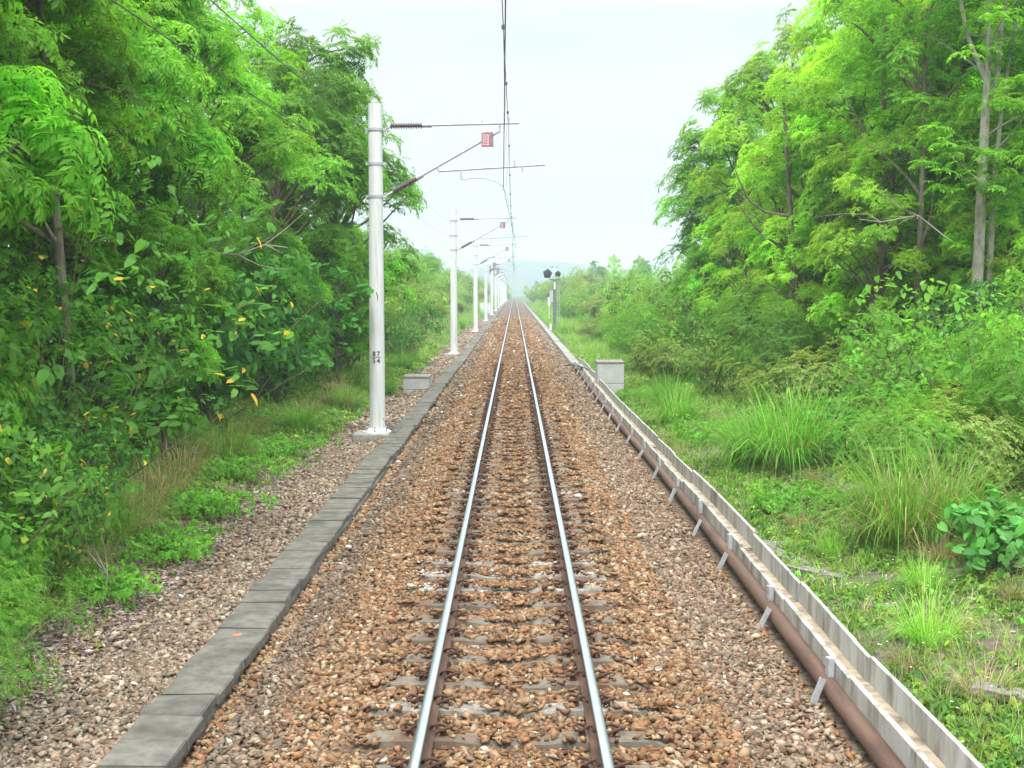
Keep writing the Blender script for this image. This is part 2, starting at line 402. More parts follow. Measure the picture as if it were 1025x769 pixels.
# lime chips lying about the crusted sleeper ends
cx, cy = [], []
for i in white_sl:
    for sgn in (-1, 1):
        k = int(rng.integers(4, 22)) if sgn < 0 else int(rng.integers(0, 10))
        cx.append(TC + sgn * rng.uniform(.68, 1.02, k)); cy.append(SL0 + i * SLS + rng.normal(0, .07, k))
    k = int(rng.integers(0, 7)); cx.append(TC + rng.uniform(-.4, .4, k)); cy.append(SL0 + i * SLS + rng.normal(0, .06, k))
cx = np.concatenate(cx); cy = np.concatenate(cy)
sets.append((cx, cy, np.full(len(cx), -.155) + rng.uniform(0, .012, len(cx)), rng.uniform(.02, .055, len(cx)), np.array([.46, .44, .40]) * rng.uniform(.75, 1.1, len(cx))[:, None]))
x, y, z, s, col = [np.concatenate(t) for t in zip(*sets)]
var = rng.integers(0, len(HV), len(x)); Rm = rotm(len(x), .5)
Vs, Fs, Cs, off = [], [], [], 0
for k, (hv, hf) in enumerate(HV):
    i = np.nonzero(var == k)[0]
    v = np.einsum('nij,vj->nvi', Rm[i], hv) * s[i, None, None] + np.stack([x[i], y[i], z[i]], 1)[:, None, :]
    Vs.append(v.reshape(-1, 3)); Cs.append(np.repeat(col[i], len(hv), 0))
    Fs.append((hf[None] + (np.arange(len(i)) * len(hv))[:, None, None]).reshape(-1, 3) + off); off += len(i) * len(hv)
m, nt, out = newmat('ballast stone')
a = N(nt, 'ShaderNodeVertexColor', layer_name='Col')
nz = noise(nt, coords(nt, (1, 1, 1), True), 45, 4, .7)
mr = N(nt, 'ShaderNodeMapRange'); mr.inputs['To Min'].default_value = .6; mr.inputs['To Max'].default_value = 1.4
nt.links.new(nz, mr.inputs['Value'])
p = N(nt, 'ShaderNodeBsdfPrincipled'); p.inputs['Roughness'].default_value = .9; p.inputs['Specular IOR Level'].default_value = .3
nt.links.new(mixc(nt, 1.0, a.outputs['Color'], mr.outputs[0], 'MULTIPLY'), p.inputs['Base Color'])
nt.links.new(p.outputs[0], out.inputs['Surface']); M['stone'] = m
tag(mobj('ballast_stones', mesh_np('ballast_stones', np.concatenate(Vs), np.concatenate(Fs), M['stone'], np.concatenate(Cs))),
    'brown and grey crushed stones filling the track bed', 'ballast', kind='stuff')

# ------------------------------------------------------------------ rails and sleepers
def rail(xc, label):
    prof = [(-.0635, -.153), (.0635, -.153), (.0635, -.143), (.012, -.128), (.0085, -.045), (.0325, -.034), (.0325, -.006), (.026, 0), (-.026, 0), (-.0325, -.006), (-.0325, -.034), (-.0085, -.045), (-.012, -.128), (-.0635, -.143)]
    n = len(prof)
    yy = list(np.concatenate([np.array([-60, 0]), np.linspace(5, 60, 56), np.linspace(70, 520, 46)]))
    V = [(px, y, pz) for y in yy for px, pz in prof]; fs = []; mi = []
    for j in range(len(yy) - 1):
        for k in range(n):
            fs.append((j*n+k, j*n+(k+1) % n, (j+1)*n+(k+1) % n, (j+1)*n+k)); mi.append(1 if k in (6, 7, 8) else 0)
    me = mesh_np('rail', V, np.array(fs)[:, ::-1], [M['rail_rust'], M['rail_head']], midx=mi)
    o = mobj('rail', me, loc=(xc, 0, 0))
    return tag(o, label, 'rail', 'pair of running rails')
rail(TC - .567, 'left steel running rail with polished head and rusty sides')
rail(TC + .567, 'right steel running rail with polished head and rusty sides')

def sleeper_mesh():
    mb = MB()
    # wedge topped mono-block: higher under the rails, lower in the middle
    prof = [(-1.0, -.20), (-.93, -.163), (-.40, -.160), (-.22, -.185), (.22, -.185), (.40, -.160), (.93, -.163), (1.0, -.20)]
    vs = []
    for (px, pz) in prof:
        vs += [(px, -.115, -.36), (px, -.095, pz - .012), (px, -.08, pz), (px, .08, pz), (px, .095, pz - .012), (px, .115, -.36)]
    fs = []
    for i in range(len(prof) - 1):
        for k in range(5): fs.append((i*6+k, i*6+k+1, (i+1)*6+k+1, (i+1)*6+k)[::-1])
    fs.append((0, 1, 2, 3, 4, 5)); fs.append(tuple(len(vs) - 6 + k for k in range(6))[::-1])
    mb.add(vs, fs); return mb
def clip_mb():
    """bent spring clip: a loop of bar lying on the rail foot"""
    mb = MB()
    pts = [(0.0, -.05, .005), (.035, -.055, .03), (.085, -.045, .045), (.11, -.01, .04), (.095, .03, .025), (.055, .045, .03), (.02, .025, .05), (-.012, .0, .045), (-.03, .03, .02)]
    mb.tube(pts, .0105, 6)
    mb.box(.03, .075, -.035, .035, -.03, .018)
    return mb
root = empty('sleeper', (TC, SL0, 0))
body = sleeper_mesh().build('concrete_body', M['sleeper'], root)
white_me = body.data.copy(); white_me.materials[0] = M['sleeper_white']
clips = []
for sx_ in (-1, 1):
    for side in (-1, 1):
        c_ = clip_mb().build('rail_clip', M['clip'], root) if not clips else link(clips[0].copy(), root)
        c_.location = (sx_ * .567 + side * .058, 0, -.146); c_.rotation_euler = (0, 0, 0 if side > 0 else math.pi)
        clips.append(c_)
LS = 'concrete sleeper half buried in brown ballast under the rails'
LW = 'concrete sleeper with white lime crust on its ends, half buried in ballast'
GS = 'concrete sleepers along the track'
tag(root, LS, 'sleeper', GS)
plain = body.data
protos = root
def set_sleeper(o, i):
    o.location = (TC + random.uniform(-.008, .008), SL0 + i * SLS, random.uniform(-.004, .003)); o.rotation_euler = (0, 0, random.uniform(-.006, .006))
    for ch in o.children:
        if ch.name.startswith('concrete_body'): ch.data = white_me if i in white_sl else plain
    o['label'] = LW if i in white_sl else LS
    o['group'] = 'lime crusted sleepers' if i in white_sl else GS
flat = None
for i in range(190):
    if i == 0: set_sleeper(root, 0); continue
    if i < 75: set_sleeper(copy_tree(root), i)
    else:
        o = bpy.data.objects.new('sleeper', plain); link(o)
        tag(o, 'distant concrete sleeper barely showing between the far rails', 'sleeper', 'far sleepers'); o.location = (TC, SL0 + i * SLS, 0)

# ------------------------------------------------------------------ left trough cover slabs
def slab(name, w, l, h, mat, dirt=True):
    bm = bmesh.new()
    bmesh.ops.create_cube(bm, size=1)
    for v in bm.verts: v.co = Vector((v.co.x * w, v.co.y * l, v.co.z * h))
    bmesh.ops.bevel(bm, geom=bm.edges[:], offset=.008, segments=2, affect='EDGES')
    for v in bm.verts:
        v.co += Vector((random.gauss(0, .0025), random.gauss(0, .0025), random.gauss(0, .0012)))
    me = bpy.data.meshes.new(name); bm.to_mesh(me); bm.free(); me.materials.append(mat)
    return me
slab_mes = [slab('cover_slab', .455, .492, .085, M['slab']) for _ in range(5)]
LXC = -2.475
wall = MB()
for (xa, xb) in ((-2.63, -2.57), (-2.33, -2.27)):
    wall.box(xa, xb, -30, 400, -.7, -.392)
tag(wall.build('cable_trough', M['slab']), 'long grey concrete cable trough under the left row of slabs', 'cable trough')
stain_i = None
for i in range(200):
    y = 5.4 + i * .5
    o = bpy.data.objects.new('cover_slab', slab_mes[i % 5]); link(o)
    drift = .018 * math.sin(y * .23) + .02 * math.sin(y * .071 + 3)
    o.location = (LXC + drift + random.gauss(0, .016), y, -.348 + random.gauss(0, .005) + .012 * math.sin(y * .9))
    o.rotation_euler = (random.gauss(0, .010), random.gauss(0, .014), random.gauss(0, .02))
    if i == 12:
        tag(o, 'grey trough slab with an orange rust stain on top', 'slab', 'cover slabs of the left trough')
        st = MB(); ang = [(math.cos(t) * random.uniform(.7, 1.15) * .045, math.sin(t) * random.uniform(.6, 1.2) * .06, 0) for t in np.linspace(0, 2 * math.pi, 14)[:-1]]
        st.add(ang, [tuple(range(13))]); st.build('rust_stain', M['rust_stain'], o, (-.02, .02, .0455))
    else:
        tag(o, 'weathered grey concrete slab in the row covering the left trough', 'slab', 'cover slabs of the left trough')
far = MB()
for i in range(160):
    y = 5.4 + 100 + i * 1.5
    far.box(LXC - .215, LXC + .215, y - .74, y + .74, -.39, -.305 + random.gauss(0, .005))
tag(far.build('cover_slabs', M['slab']), 'far grey slabs of the left trough beyond the third mast', 'slabs', kind='stuff')

# ------------------------------------------------------------------ right trough, pipe and brackets
RX0 = 2.54                       # front wall face
def trough_section(L=2.5):
    root = empty('trough_section')
    f = MB()
    for k in range(5):
        y0 = k * .5
        f.box(0, .045, y0 + .004, y0 + .496, -.36, .0 + random.gauss(0, .0015))
    f.build('front_wall', M['trough'], root, bevel=.004)
    bk = MB()
    for k in range(5):
        y0 = k * .5
        bk.box(.15, .185, y0 + .002, y0 + .498, -.3, .155 + random.gauss(0, .0015))
    bk.build('back_wall', M['trough'], root, bevel=.004)
    fl = MB(); fl.box(.047, .148, 0, L, -.3, -.045); fl.build('sandy_floor', M['trough_fill'], root)
    for y0 in (.42,):
        pst = MB(); pst.box(-.055, -.004, y0, y0 + .05, -.30, .03); pst.box(-.055, -.004, y0 + .065, y0 + .115, -.30, .015)
        pst.build('clamp_post', M['bracket'], root, bevel=.004)
    return root
random.seed(5)
tp = trough_section()
tag(tp, 'x', 'cable trough', 'open concrete trough sections along the right')
jitter = {}
for i in range(20):
    o = tp if i == 0 else copy_tree(tp)
    y = 4.6 + i * 2.5
    up = .055 if i in (0, 1) else (.03 if i in (4, 5) else 0)
    o.location = (RX0 - .04 * math.sin(y * .21 + .5) + (0.02 if i == 1 else 0), y, -.15 + random.gauss(0, .012) + up * .6)
    nxt = RX0 - .04 * math.sin((y + 2.5) * .21 + .5)
    o.rotation_euler = (random.gauss(0, .004), random.gauss(0, .012), -math.atan2(nxt - o.location.x, 2.5) + random.gauss(0, .004))
    if i in (0, 1): o['label'] = 'nearest pale concrete trough section standing proud of the next one' if i == 1 else 'pale open trough section cut by the lower right corner of the frame'
    else: o['label'] = 'pale open concrete trough section with sandy floor beside the brown pipe'
far = MB()
for i in range(110):
    y = 54.6 + i * 3
    far.box(RX0 - .16, RX0 + .2, y + .01, y + 2.97, -.6, -.22 + random.gauss(0, .012))
tag(far.build('covered_trough', M['slab_far']), 'pale covered concrete trough running on beyond the end of the pipe', 'cable trough')
PX = 2.50
def pipe_x(y): return PX - .04 * math.sin(y * .21 + .5)
pm = MB(); pm.tube([(pipe_x(y), y, -.345 - .015 * math.sin(y * .31)) for y in np.linspace(2, 55, 70)], .074, 16)
po = pm.build('pipe', M['pipe']); tag(po, 'long rusty brown pipe lying beside the right concrete trough', 'pipe')
pk = MB(); Mx = Matrix.Rotation(R(24), 4, 'Y')
pk.box(-.019, .019, -.005, .005, -.14, .10, 0, Mx); pk.box(-.019, -.012, .006, .05, -.14, .10, 0, Mx)
first = None
for i, y in enumerate([7.45, 9.85, 12.1, 14.7, 16.9, 19.6, 22, 24.5, 27, 29.4, 31.9, 34.4, 37, 39.4, 42, 44.5, 47, 49.5, 52]):
    if first is None: first = pk.build('pipe_bracket', M['bracket']); o = first
    else: o = first.copy(); COL.objects.link(o)
    o.location = (pipe_x(y) - .125, y, -.33); o.rotation_euler = (random.gauss(0, .06), random.gauss(0, .08), random.gauss(0, .12))
    tag(o, 'short galvanised angle bracket leaning out from under the brown pipe', 'bracket', 'brackets along the brown pipe')
    if i == 1: o['label'] = 'largest galvanised angle bracket under the brown pipe, nearest in view'; del o['group']
# steel bar and cables that cross to the block where the pipe ends
mb = MB(); mb.tube([(2.05, 53.8, -.33), (2.3, 52.5, -.16), (2.75, 48, -.1), (3.0, 42.2, -.12)], .035, 8)
tag(mb.build('conduit', M['signal_grey']), 'dark conduit bending from the pipe end to the concrete block', 'conduit')

# ------------------------------------------------------------------ concrete blocks by the culvert
def block(x0, x1, y0, y1, z0, z1, label, cap):
    r_ = empty('concrete_block', ((x0 + x1) / 2, (y0 + y1) / 2, z0))
    hx, hy = (x1 - x0) / 2, (y1 - y0) / 2; H = z1 - z0
    b_ = MB(); b_.box(-hx, hx, -hy, hy, 0, H * .46); b_.box(-hx, hx, -hy, hy, H * .46 + .012, H - cap); b_.build('block_body', M['block'], r_, bevel=.012)
    j_ = MB(); j_.box(-hx + .01, hx - .01, -hy + .01, hy - .01, H * .45, H * .47 + .01); j_.build('joint', M['block_top'], r_)
    t_ = MB(); t_.box(-hx - .015, hx + .015, -hy - .015, hy + .015, H - cap + .002, H); t_.build('block_top', M['block_top'], r_, bevel=.012)
    tag(r_, label, 'concrete block')
block(2.62, 3.46, 40.9, 42.1, -.75, .55, 'tall pale concrete block right of the track beside the trough', .07)
block(-3.55, -2.72, 41.3, 42.4, -.75, .06, 'low pale concrete block left of the track behind the slabs', .07)

# ------------------------------------------------------------------ catenary masts
D1, DS = 28.3, 36.0
def ribbed(p0, p1, n, r0, r1):
    prof = [(0, r0 * .8)]
    for k in range(n):
        a_ = (k + .15) / n; prof += [(a_, r0), (a_ + .3 / n, r1), (a_ + .5 / n, r1 * .96), (a_ + .62 / n, r0)]
    return p0, p1, prof + [(1, r0 * .8)]
def make_mast():
    root = empty('catenary_mast')
    H = 7.1
    p = MB(); p.tube([(0, 0, .05 + (H - .05) * t) for t in np.linspace(0, 1, 9)], [.172 - .022 * t for t in np.linspace(0, 1, 9)], 28)
    p.build('pole', M['mast'], root)
    f_ = MB(); f_.box(-.5, .45, -.45, .45, -.45, .0); f_.build('footing', M['mast_pad'], root, bevel=.02)
    bp = MB(); bp.tube([(0, 0, .0), (0, 0, .028)], .31, 24); bp.tube([(0, 0, .028), (0, 0, .09)], [.24, .19], 24); bp.build('base_plate', M['white_paint'], root)
    for k in range(6):
        t = math.pi / 3 * k + .4
        b_ = MB(); b_.tube([(.26 * math.cos(t), .26 * math.sin(t), .0), (.26 * math.cos(t), .26 * math.sin(t), .13)], .014, 6)
        b_.tube([(.26 * math.cos(t), .26 * math.sin(t), .03), (.26 * math.cos(t), .26 * math.sin(t), .06)], .028, 6); b_.build('anchor_bolt', M['bracket'], root)
    for z in (6.55, 5.82, 5.12):
        c_ = MB(); c_.tube([(0, 0, z - .03), (0, 0, z + .03)], .171, 24); c_.box(.165, .235, -.05, .05, z - .035, z + .035); c_.box(-.21, -.165, -.03, .03, z - .03, z + .03)
        c_.build('clamp_band', M['galv'], root)
    # upper stay: insulator then tube; x measured from the mast (mast stands at x = -3.0)
    s_ = MB(); s_.tube([(.2, 0, 6.55), (.34, 0, 6.62)], .022, 8); s_.tube([(1.05, 0, 6.64), (3.1, 0, 6.69)], .024, 8)
    s_.tube([(1.0, 0, 6.64), (1.22, 0, 6.64)], .045, 8); s_.tube([(2.3, 0, 6.66), (2.3, 0, 6.74)], .018, 6); s_.box(2.86, 2.9, -.03, .03, 6.66, 6.80); s_.build('stay_tube', M['galv'], root)
    i_ = MB(); i_.lathe(*ribbed((.32, 0, 6.63), (1.02, 0, 6.64), 13, .035, .075)); i_.build('insulator', M['insul'], root)
    d0 = Vector((.2, 0, 5.12)); d1 = Vector((2.68, 0, 6.52)); dd = d1 - d0
    d_ = MB(); d_.tube([d0, d0 + dd * .08], .03, 8); d_.tube([d0 + dd * .295, d1], .027, 8); d_.tube([d0 + dd * .27, d0 + dd * .33], .05, 8)
    d_.tube([d1, d1 + Vector((0, 0, .15))], .02, 6); d_.build('strut_tube', M['galv'], root)
    i2 = MB(); i2.lathe(*ribbed(d0 + dd * .07, d0 + dd * .28, 13, .04, .08)); i2.build('insulator', M['insul'], root)
    a0 = d0 + dd * .455
    r_ = MB(); r_.tube([(1.36, 0, 5.66), (3.66, 0, 5.80)], .021, 8); r_.tube([a0, (1.36, 0, 5.66)], .018, 6)
    r_.box(1.83, 1.87, -.02, .02, 5.47, 5.70); r_.box(2.98, 3.02, -.02, .02, 5.76, 5.9); r_.box(3.15, 3.19, -.02, .02, 5.65, 5.78); r_.build('registration_tube', M['galv'], root)
    return root
def steady(root, x_end):
    s_ = MB()
    if x_end < .0: s_.tube([(1.85, 0, 5.48), (2.1, 0, 5.52), (2.35, 0, 5.51), (2.6, 0, 5.44), (3.0 + x_end, 0, 5.34)], .011, 6)
    else: s_.tube([(3.17, 0, 5.66), (3.17, 0, 5.5), (3.1, 0, 5.44), (3.0 + x_end, 0, 5.34)], .011, 6)
    s_.box(2.985 + x_end, 3.015 + x_end, -.02, .02, 5.25, 5.36)
    s_.build('steady_arm', M['galv'], root)
def plate(root):
    q = MB(); q.box(2.29, 2.49, -.10, -.088, 6.17, 6.47); pl = q.build('warning_plate', M['red_plate'], root)
    w = MB(); rr = random.Random(4)
    for k in range(5):
        z = 6.21 + k * .05
        xx = 2.32
        while xx < 2.45:
            l = rr.uniform(.012, .04); w.box(xx, min(xx + l, 2.465), -.103, -.1005, z + rr.uniform(0, .012), z + rr.uniform(.02, .032)); xx += l + rr.uniform(.01, .025)
    w.build('plate_markings', M['white_paint'], pl)
    g = MB(); g.box(2.34, 2.545, -.085, .06, 6.19, 6.49); g.build('plate_box', M['grey_box'], root, bevel=.008)
def number(root, top, bottom):
    V = []; Fc = []
    def put(txt, z, size):
        cu = bpy.data.curves.new('number', 'FONT'); cu.body = txt; cu.size = size; cu.align_x = 'CENTER'; cu.space_character = 1.3; cu.offset = .004; cu.resolution_u = 2
        ob = bpy.data.objects.new('number', cu); COL.objects.link(ob)
        dg = bpy.context.evaluated_depsgraph_get(); me = bpy.data.meshes.new_from_object(ob.evaluated_get(dg))
        bm = bmesh.new(); bm.from_mesh(me); bmesh.ops.triangulate(bm, faces=bm.faces)
        bmesh.ops.subdivide_edges(bm, edges=[e for e in bm.edges if e.calc_length() > .03], cuts=2); bmesh.ops.triangulate(bm, faces=bm.faces)
        bm.verts.index_update(); b0 = len(V)
        V.extend([(v.co.x, z + v.co.y) for v in bm.verts]); Fc.extend([tuple(b0 + v.index for v in f.verts) for f in bm.faces])
        bm.free(); bpy.data.objects.remove(ob)
    put(top, 1.672, .15); put(bottom, 1.523, .15)
    b0 = len(V); n = 12
    for k in range(n + 1):
        u = -.12 + .24 * k / n; V.extend([(u, 1.644), (u, 1.655)])
    for k in range(n): Fc.append((b0 + 2*k, b0 + 2*k + 2, b0 + 2*k + 3)); Fc.append((b0 + 2*k, b0 + 2*k + 3, b0 + 2*k + 1))
    rad = .172
    W = [(rad * math.sin(u / rad), -rad * math.cos(u / rad), z) for u, z in V]
    me = bpy.data.meshes.new('painted_number'); me.from_pydata(W, [], Fc); me.materials.append(M['black_paint'])
    mobj('painted_number', me, root)
mast = make_mast()
words_ = ['nearest white overhead line mast, numbered 87 over 54, left of the track', 'second white overhead line mast from the camera, beyond the low concrete block',
          'third white overhead line mast from the camera, bare stem on the left verge', 'fourth white overhead line mast, the one in front of the grey cabinet']
stag = [-.24, .06, -.22, .10] * 5
masts = []
for i in range(13):
    o = mast if i == 0 else copy_tree(masts[1] if False else mast)
    masts.append(o)
for i, o in enumerate(masts):
    o.location = (-3.0, D1 + DS * i, -.32)
    o.rotation_euler = (0, 0, random.gauss(0, .01))
    steady(o, stag[i])
    if i < 4: plate(o)
    if i == 0: number(o, '87', '54')
    tag(o, words_[i] if i < 4 else 'small distant white mast in the far row beyond the grey cabinet', 'mast', 'overhead line masts' if i < 4 else 'far overhead line masts')
for i in (4, 5):      # dark tension gear on two far masts
    g = MB(); g.box(.15, .6, -.2, .2, 5.9, 6.9); g.box(-.3, -.15, -.2, .2, 5.4, 6.5); g.build('tension_gear', M['grey_box'], masts[i])
    masts[i]['label'] = ('nearer' if i == 4 else 'farther') + ' of the two distant masts with dark tension gear at the top'

# wires
def span_pts(f, n=14):
    pts = []
    for k in range(-1, 13):
        for j in range(n): pts.append(f(k, j / n))
    return pts
def cw(k, t):
    x = stag[k % 4] * (1 - t) + stag[(k + 1) % 4] * t
    return (x, D1 + DS * (k + t), 5.03 - .02 * 4 * t * (1 - t))
def mw(k, t):
    x = -.13 * (1 - t) - .13 * t + .06 * math.sin(k)
    return (-.13, D1 + DS * (k + t), 6.38 - .62 * 4 * t * (1 - t))
w = MB(); w.tube(span_pts(cw), .0062, 5); cwo = w.build('contact_wire', M['wire']); tag(cwo, 'lower overhead contact wire zigzagging above the track', 'wire')
w = MB(); w.tube(span_pts(mw), .0058, 5); mwo = w.build('messenger_wire', M['wire']); tag(mwo, 'upper overhead messenger wire sagging between the masts, with droppers', 'wire')
for k in range(-1, 4):
    for t in (.08, .22, .36, .5, .64, .78, .92):
        a_ = mw(k, t); b_ = cw(k, t)
        if a_[1] < 3: continue
        d_ = MB(); d_.tube([a_, b_], .0028, 4); d_.tube([(a_[0], a_[1], a_[2] - .02), (a_[0], a_[1], a_[2] + .03)], .022, 6)
        d_.build('dropper', M['wire'], mwo)
def side_wire(name, x, z, x0, z0, sag, label, r):
    pts = [(x0 + (x - x0) * t, -8 + 36.3 * t, z0 + (z - z0) * t - sag * 4 * t * (1 - t)) for t in np.linspace(.25, 1, 30)]
    fine = []
    for k in range(0, 4):
        fine += [(x, D1 + DS * (k + t), z - sag * 4 * t * (1 - t)) for t in np.linspace(.05, 1, 16)]
    w = MB(); w.tube(pts, r, 6); w.tube(fine, .0045, 5, 1); tag(w.build(name, [M['wire_black'], M['galv']]), label, 'cable')
side_wire('feeder_cable', -3.28, 5.52, -3.7, 5.5, .25, 'lower black cable slanting through the upper left past the trees', .0075)
side_wire('feeder_cable', -3.24, 6.22, -3.6, 6.2, .25, 'upper black cable slanting through the upper left past the trees', .0075)
# earth wires at the foot of the nearest mast
w = MB()
for k in range(3):
    w.tube([(-2.86 + .05 * k, D1 - .2, .0 - .1 * k), (-2.72 + .05 * k, D1 - .32, -.2), (-2.6 + .03 * k, D1 - .4, -.31), (-2.55, D1 + .6 + .3 * k, -.29)], .007, 5)
tag(w.build('earth_wires', M['wire_black']), 'thin dark earth wires curling from the nearest mast foot', 'wires')

# ------------------------------------------------------------------ signal, signs, cabinet
sg = empty('signal', (3.45, 112, zat(3.45, 112)))
b = MB(); b.tube([(0, 0, 0), (0, 0, 3.4)], .13, 12); b.build('mast_lower', M['signal_grey'], sg)
b = MB(); b.tube([(0, 0, 3.4), (0, 0, 5.35)], .085, 12); b.build('mast_upper', M['mast'], sg)
for sx_, nm in ((-.62, 0), (.28, 1)):
    b = MB(); t = np.linspace(0, 2 * math.pi, 6)[:-1] + .2
    w_ = .44 if nm == 0 else .28
    pts = [(sx_ + w_ * math.cos(q) * .95, w_ * math.sin(q)) for q in t]
    vs = [(a_, -.28, 4.72 + z_) for a_, z_ in pts] + [(a_, -.2, 4.72 + z_) for a_, z_ in pts]
    n = 5; b.add(vs, [tuple(range(n)), tuple(range(2 * n - 1, n - 1, -1))] + [(k, k + n, (k + 1) % n + n, (k + 1) % n) for k in range(n)])
    hd = b.build('signal_head', M['signal'], sg)
    v_ = MB(); v_.tube([(sx_, -.28, 4.72), (sx_, -.5, 4.70)], .13, 12); v_.tube([(sx_, -.19, 4.72), (sx_, .12, 4.72)], .2, 12); v_.build('lamp_hood', M['signal'], hd)
b = MB(); b.box(-.5, .42, -.19, .08, 4.2, 4.28); b.box(-.35, .3, -.05, .05, 5.27, 5.33); b.build('cross_arm', M['signal_grey'], sg)
b = MB(); b.tube([(.22, .1, .1), (.22, .1, 4.25)], .018, 6); b.tube([(.42, .1, .1), (.42, .1, 4.25)], .018, 6)
for k in range(13): b.tube([(.22, .1, .3 + .3 * k), (.42, .1, .3 + .3 * k)], .014, 5)
b.build('ladder', M['galv'], sg)
b = MB(); b.box(-.42, -.13, -.1, .1, 2.3, 3.3); b.build('relay_box', M['galv'], sg)
tag(sg, 'black two headed railway signal on a grey mast right of the track', 'signal')
sp_ = empty('trackside_sign', (4.0, 150, zat(4.0, 150)))
b = MB(); b.tube([(0, 0, 0), (0, 0, 2.2)], .05, 8); b.build('post', M['mast'], sp_)
b = MB(); b.box(-.16, .16, -.07, -.052, 1.5, 2.5); b.build('board', M['cabinet'], sp_, bevel=.01)
tag(sp_, 'small pale sign on a thin post far right of the track', 'sign')
mk = MB(); mk.tube([(0, 0, 0), (0, 0, .45)], .09, 10); mk.tube([(0, 0, .45), (0, 0, .52)], [.09, .04], 10)
o = mk.build('marker_post', M['white_paint'], None, (3.0, 108, -.45)); tag(o, 'tiny white marker post beside the trough near the signal', 'marker')
cb = empty('cabinet', (-3.95, 176, -.3))
b = MB(); b.box(-.72, .72, -.4, .4, .1, 1.5); b.build('cabinet_body', M['cabinet'], cb, bevel=.02)
b = MB(); b.box(-.7, -.02, -.43, -.402, .16, 1.44); b.box(.02, .7, -.43, -.402, .16, 1.44); b.build('door', M['cabinet'], cb, bevel=.005)
b = MB(); b.box(-.76, .76, -.45, .45, 1.502, 1.56); b.build('cabinet_roof', M['cabinet'], cb)
b = MB(); b.box(-.76, .76, -.45, .45, -.3, .098); b.build('plinth', M['mast_pad'], cb)
tag(cb, 'pale grey equipment cabinet behind the fourth mast', 'cabinet')
b = MB(); b.tube([(0, 0, 0), (0, 0, 3.6)], [.14, .10], 10); b.tube([(0, 0, 3.6), (0, 0, 4.1)], .03, 6); b.box(-.4, .4, -.05, .05, 3.1, 3.2)
tag(b.build('utility_pole', M['signal_grey'], None, (6.2, 165, zat(6.2, 165) - .1)), 'thin dark utility pole rising behind the signal', 'pole')

# ------------------------------------------------------------------ foliage toolkit
T4 = (np.array([(0, 0, 0), (.5, .48, .06), (0, 1, -.06), (-.5, .48, .06)]), np.array([(0, 1, 2), (0, 2, 3)]))
TB = (np.array([(0, 0, 0), (0, .5, -.02), (0, 1.05, -.16), (-.46, .18, .07), (-.40, .62, .02), (.46, .18, .07), (.40, .62, .02), (-.2, -.1, .05), (.2, -.1, .05)]),
      np.array([(0, 1, 3), (1, 4, 3), (1, 2, 4), (0, 5, 1), (1, 5, 6), (1, 6, 2), (0, 3, 7), (0, 8, 5)]))
def frames(d, up=None):
    d = d / np.linalg.norm(d, axis=1, keepdims=True)
    if up is None: up = np.tile(np.array([0, 0, 1.0]), (len(d), 1))
    s_ = np.cross(d, up); ln = np.linalg.norm(s_, axis=1, keepdims=True); s_ = np.where(ln < 1e-4, np.array([1.0, 0, 0]), s_ / np.maximum(ln, 1e-6))
    u = np.cross(s_, d); return s_, d, u
def place_leaves(T, pos, d, L, W, up=None, roll=None):
    s_, d, u = frames(d, up)
    if roll is not None:
        c, n = np.cos(roll)[:, None], np.sin(roll)[:, None]; s_, u = s_ * c + u * n, u * c - s_ * n
    tv, tf = T
    V = pos[:, None] + s_[:, None] * (tv[None, :, 0, None] * W[:, None, None]) + d[:, None] * (tv[None, :, 1, None] * L[:, None, None]) + u[:, None] * (tv[None, :, 2, None] * L[:, None, None])
    Fc = tf[None] + (np.arange(len(pos)) * len(tv))[:, None, None]
    return V.reshape(-1, 3), Fc.reshape(-1, 3), len(tv)
def unit(v): return v / np.maximum(np.linalg.norm(v, axis=-1, keepdims=True), 1e-9)

def rosette(r_, nl=8, pairs=5, rach=.42, ll=.13, lw=.05, droop=.9):
    """a whorl of pinnate leaves around a twig tip (tip at origin, +z outward)"""
    P, D, Lx, Wx = [], [], [], []
    for k in range(nl):
        az = 2 * math.pi * (k / nl) + r_.uniform(-.3, .3); el = r_.uniform(.1, 1.3); dr = droop * r_.uniform(.7, 1.3); rl = rach * r_.uniform(.7, 1.15)
        h = np.array([math.cos(az), math.sin(az), 0])
        pt = np.zeros(3); ang = el
        side = np.array([-math.sin(az), math.cos(az), 0])
        for j in range(pairs + 1):
            step = rl / (pairs + 1); dv = h * math.cos(ang) + np.array([0, 0, math.sin(ang)]); pt = pt + dv * step; ang -= dr / (pairs + 1) * 1.5
            if j == 0: continue
            dr_l = np.array([0, 0, -.45])
            if j == pairs: P.append(pt.copy()); D.append(dv + dr_l * .6); Lx.append(ll * r_.uniform(.9, 1.2)); Wx.append(lw)
            for sg_ in (-1, 1):
                P.append(pt.copy()); D.append(dv * .45 + side * sg_ + dr_l * r_.uniform(.5, 1.5)); Lx.append(ll * r_.uniform(.75, 1.1)); Wx.append(lw * r_.uniform(.85, 1.15))
    P, D = np.array(P), np.array(D)
    V, Fc, k = place_leaves(T4, P, D, np.array(Lx), np.array(Wx))
    return V, Fc, k
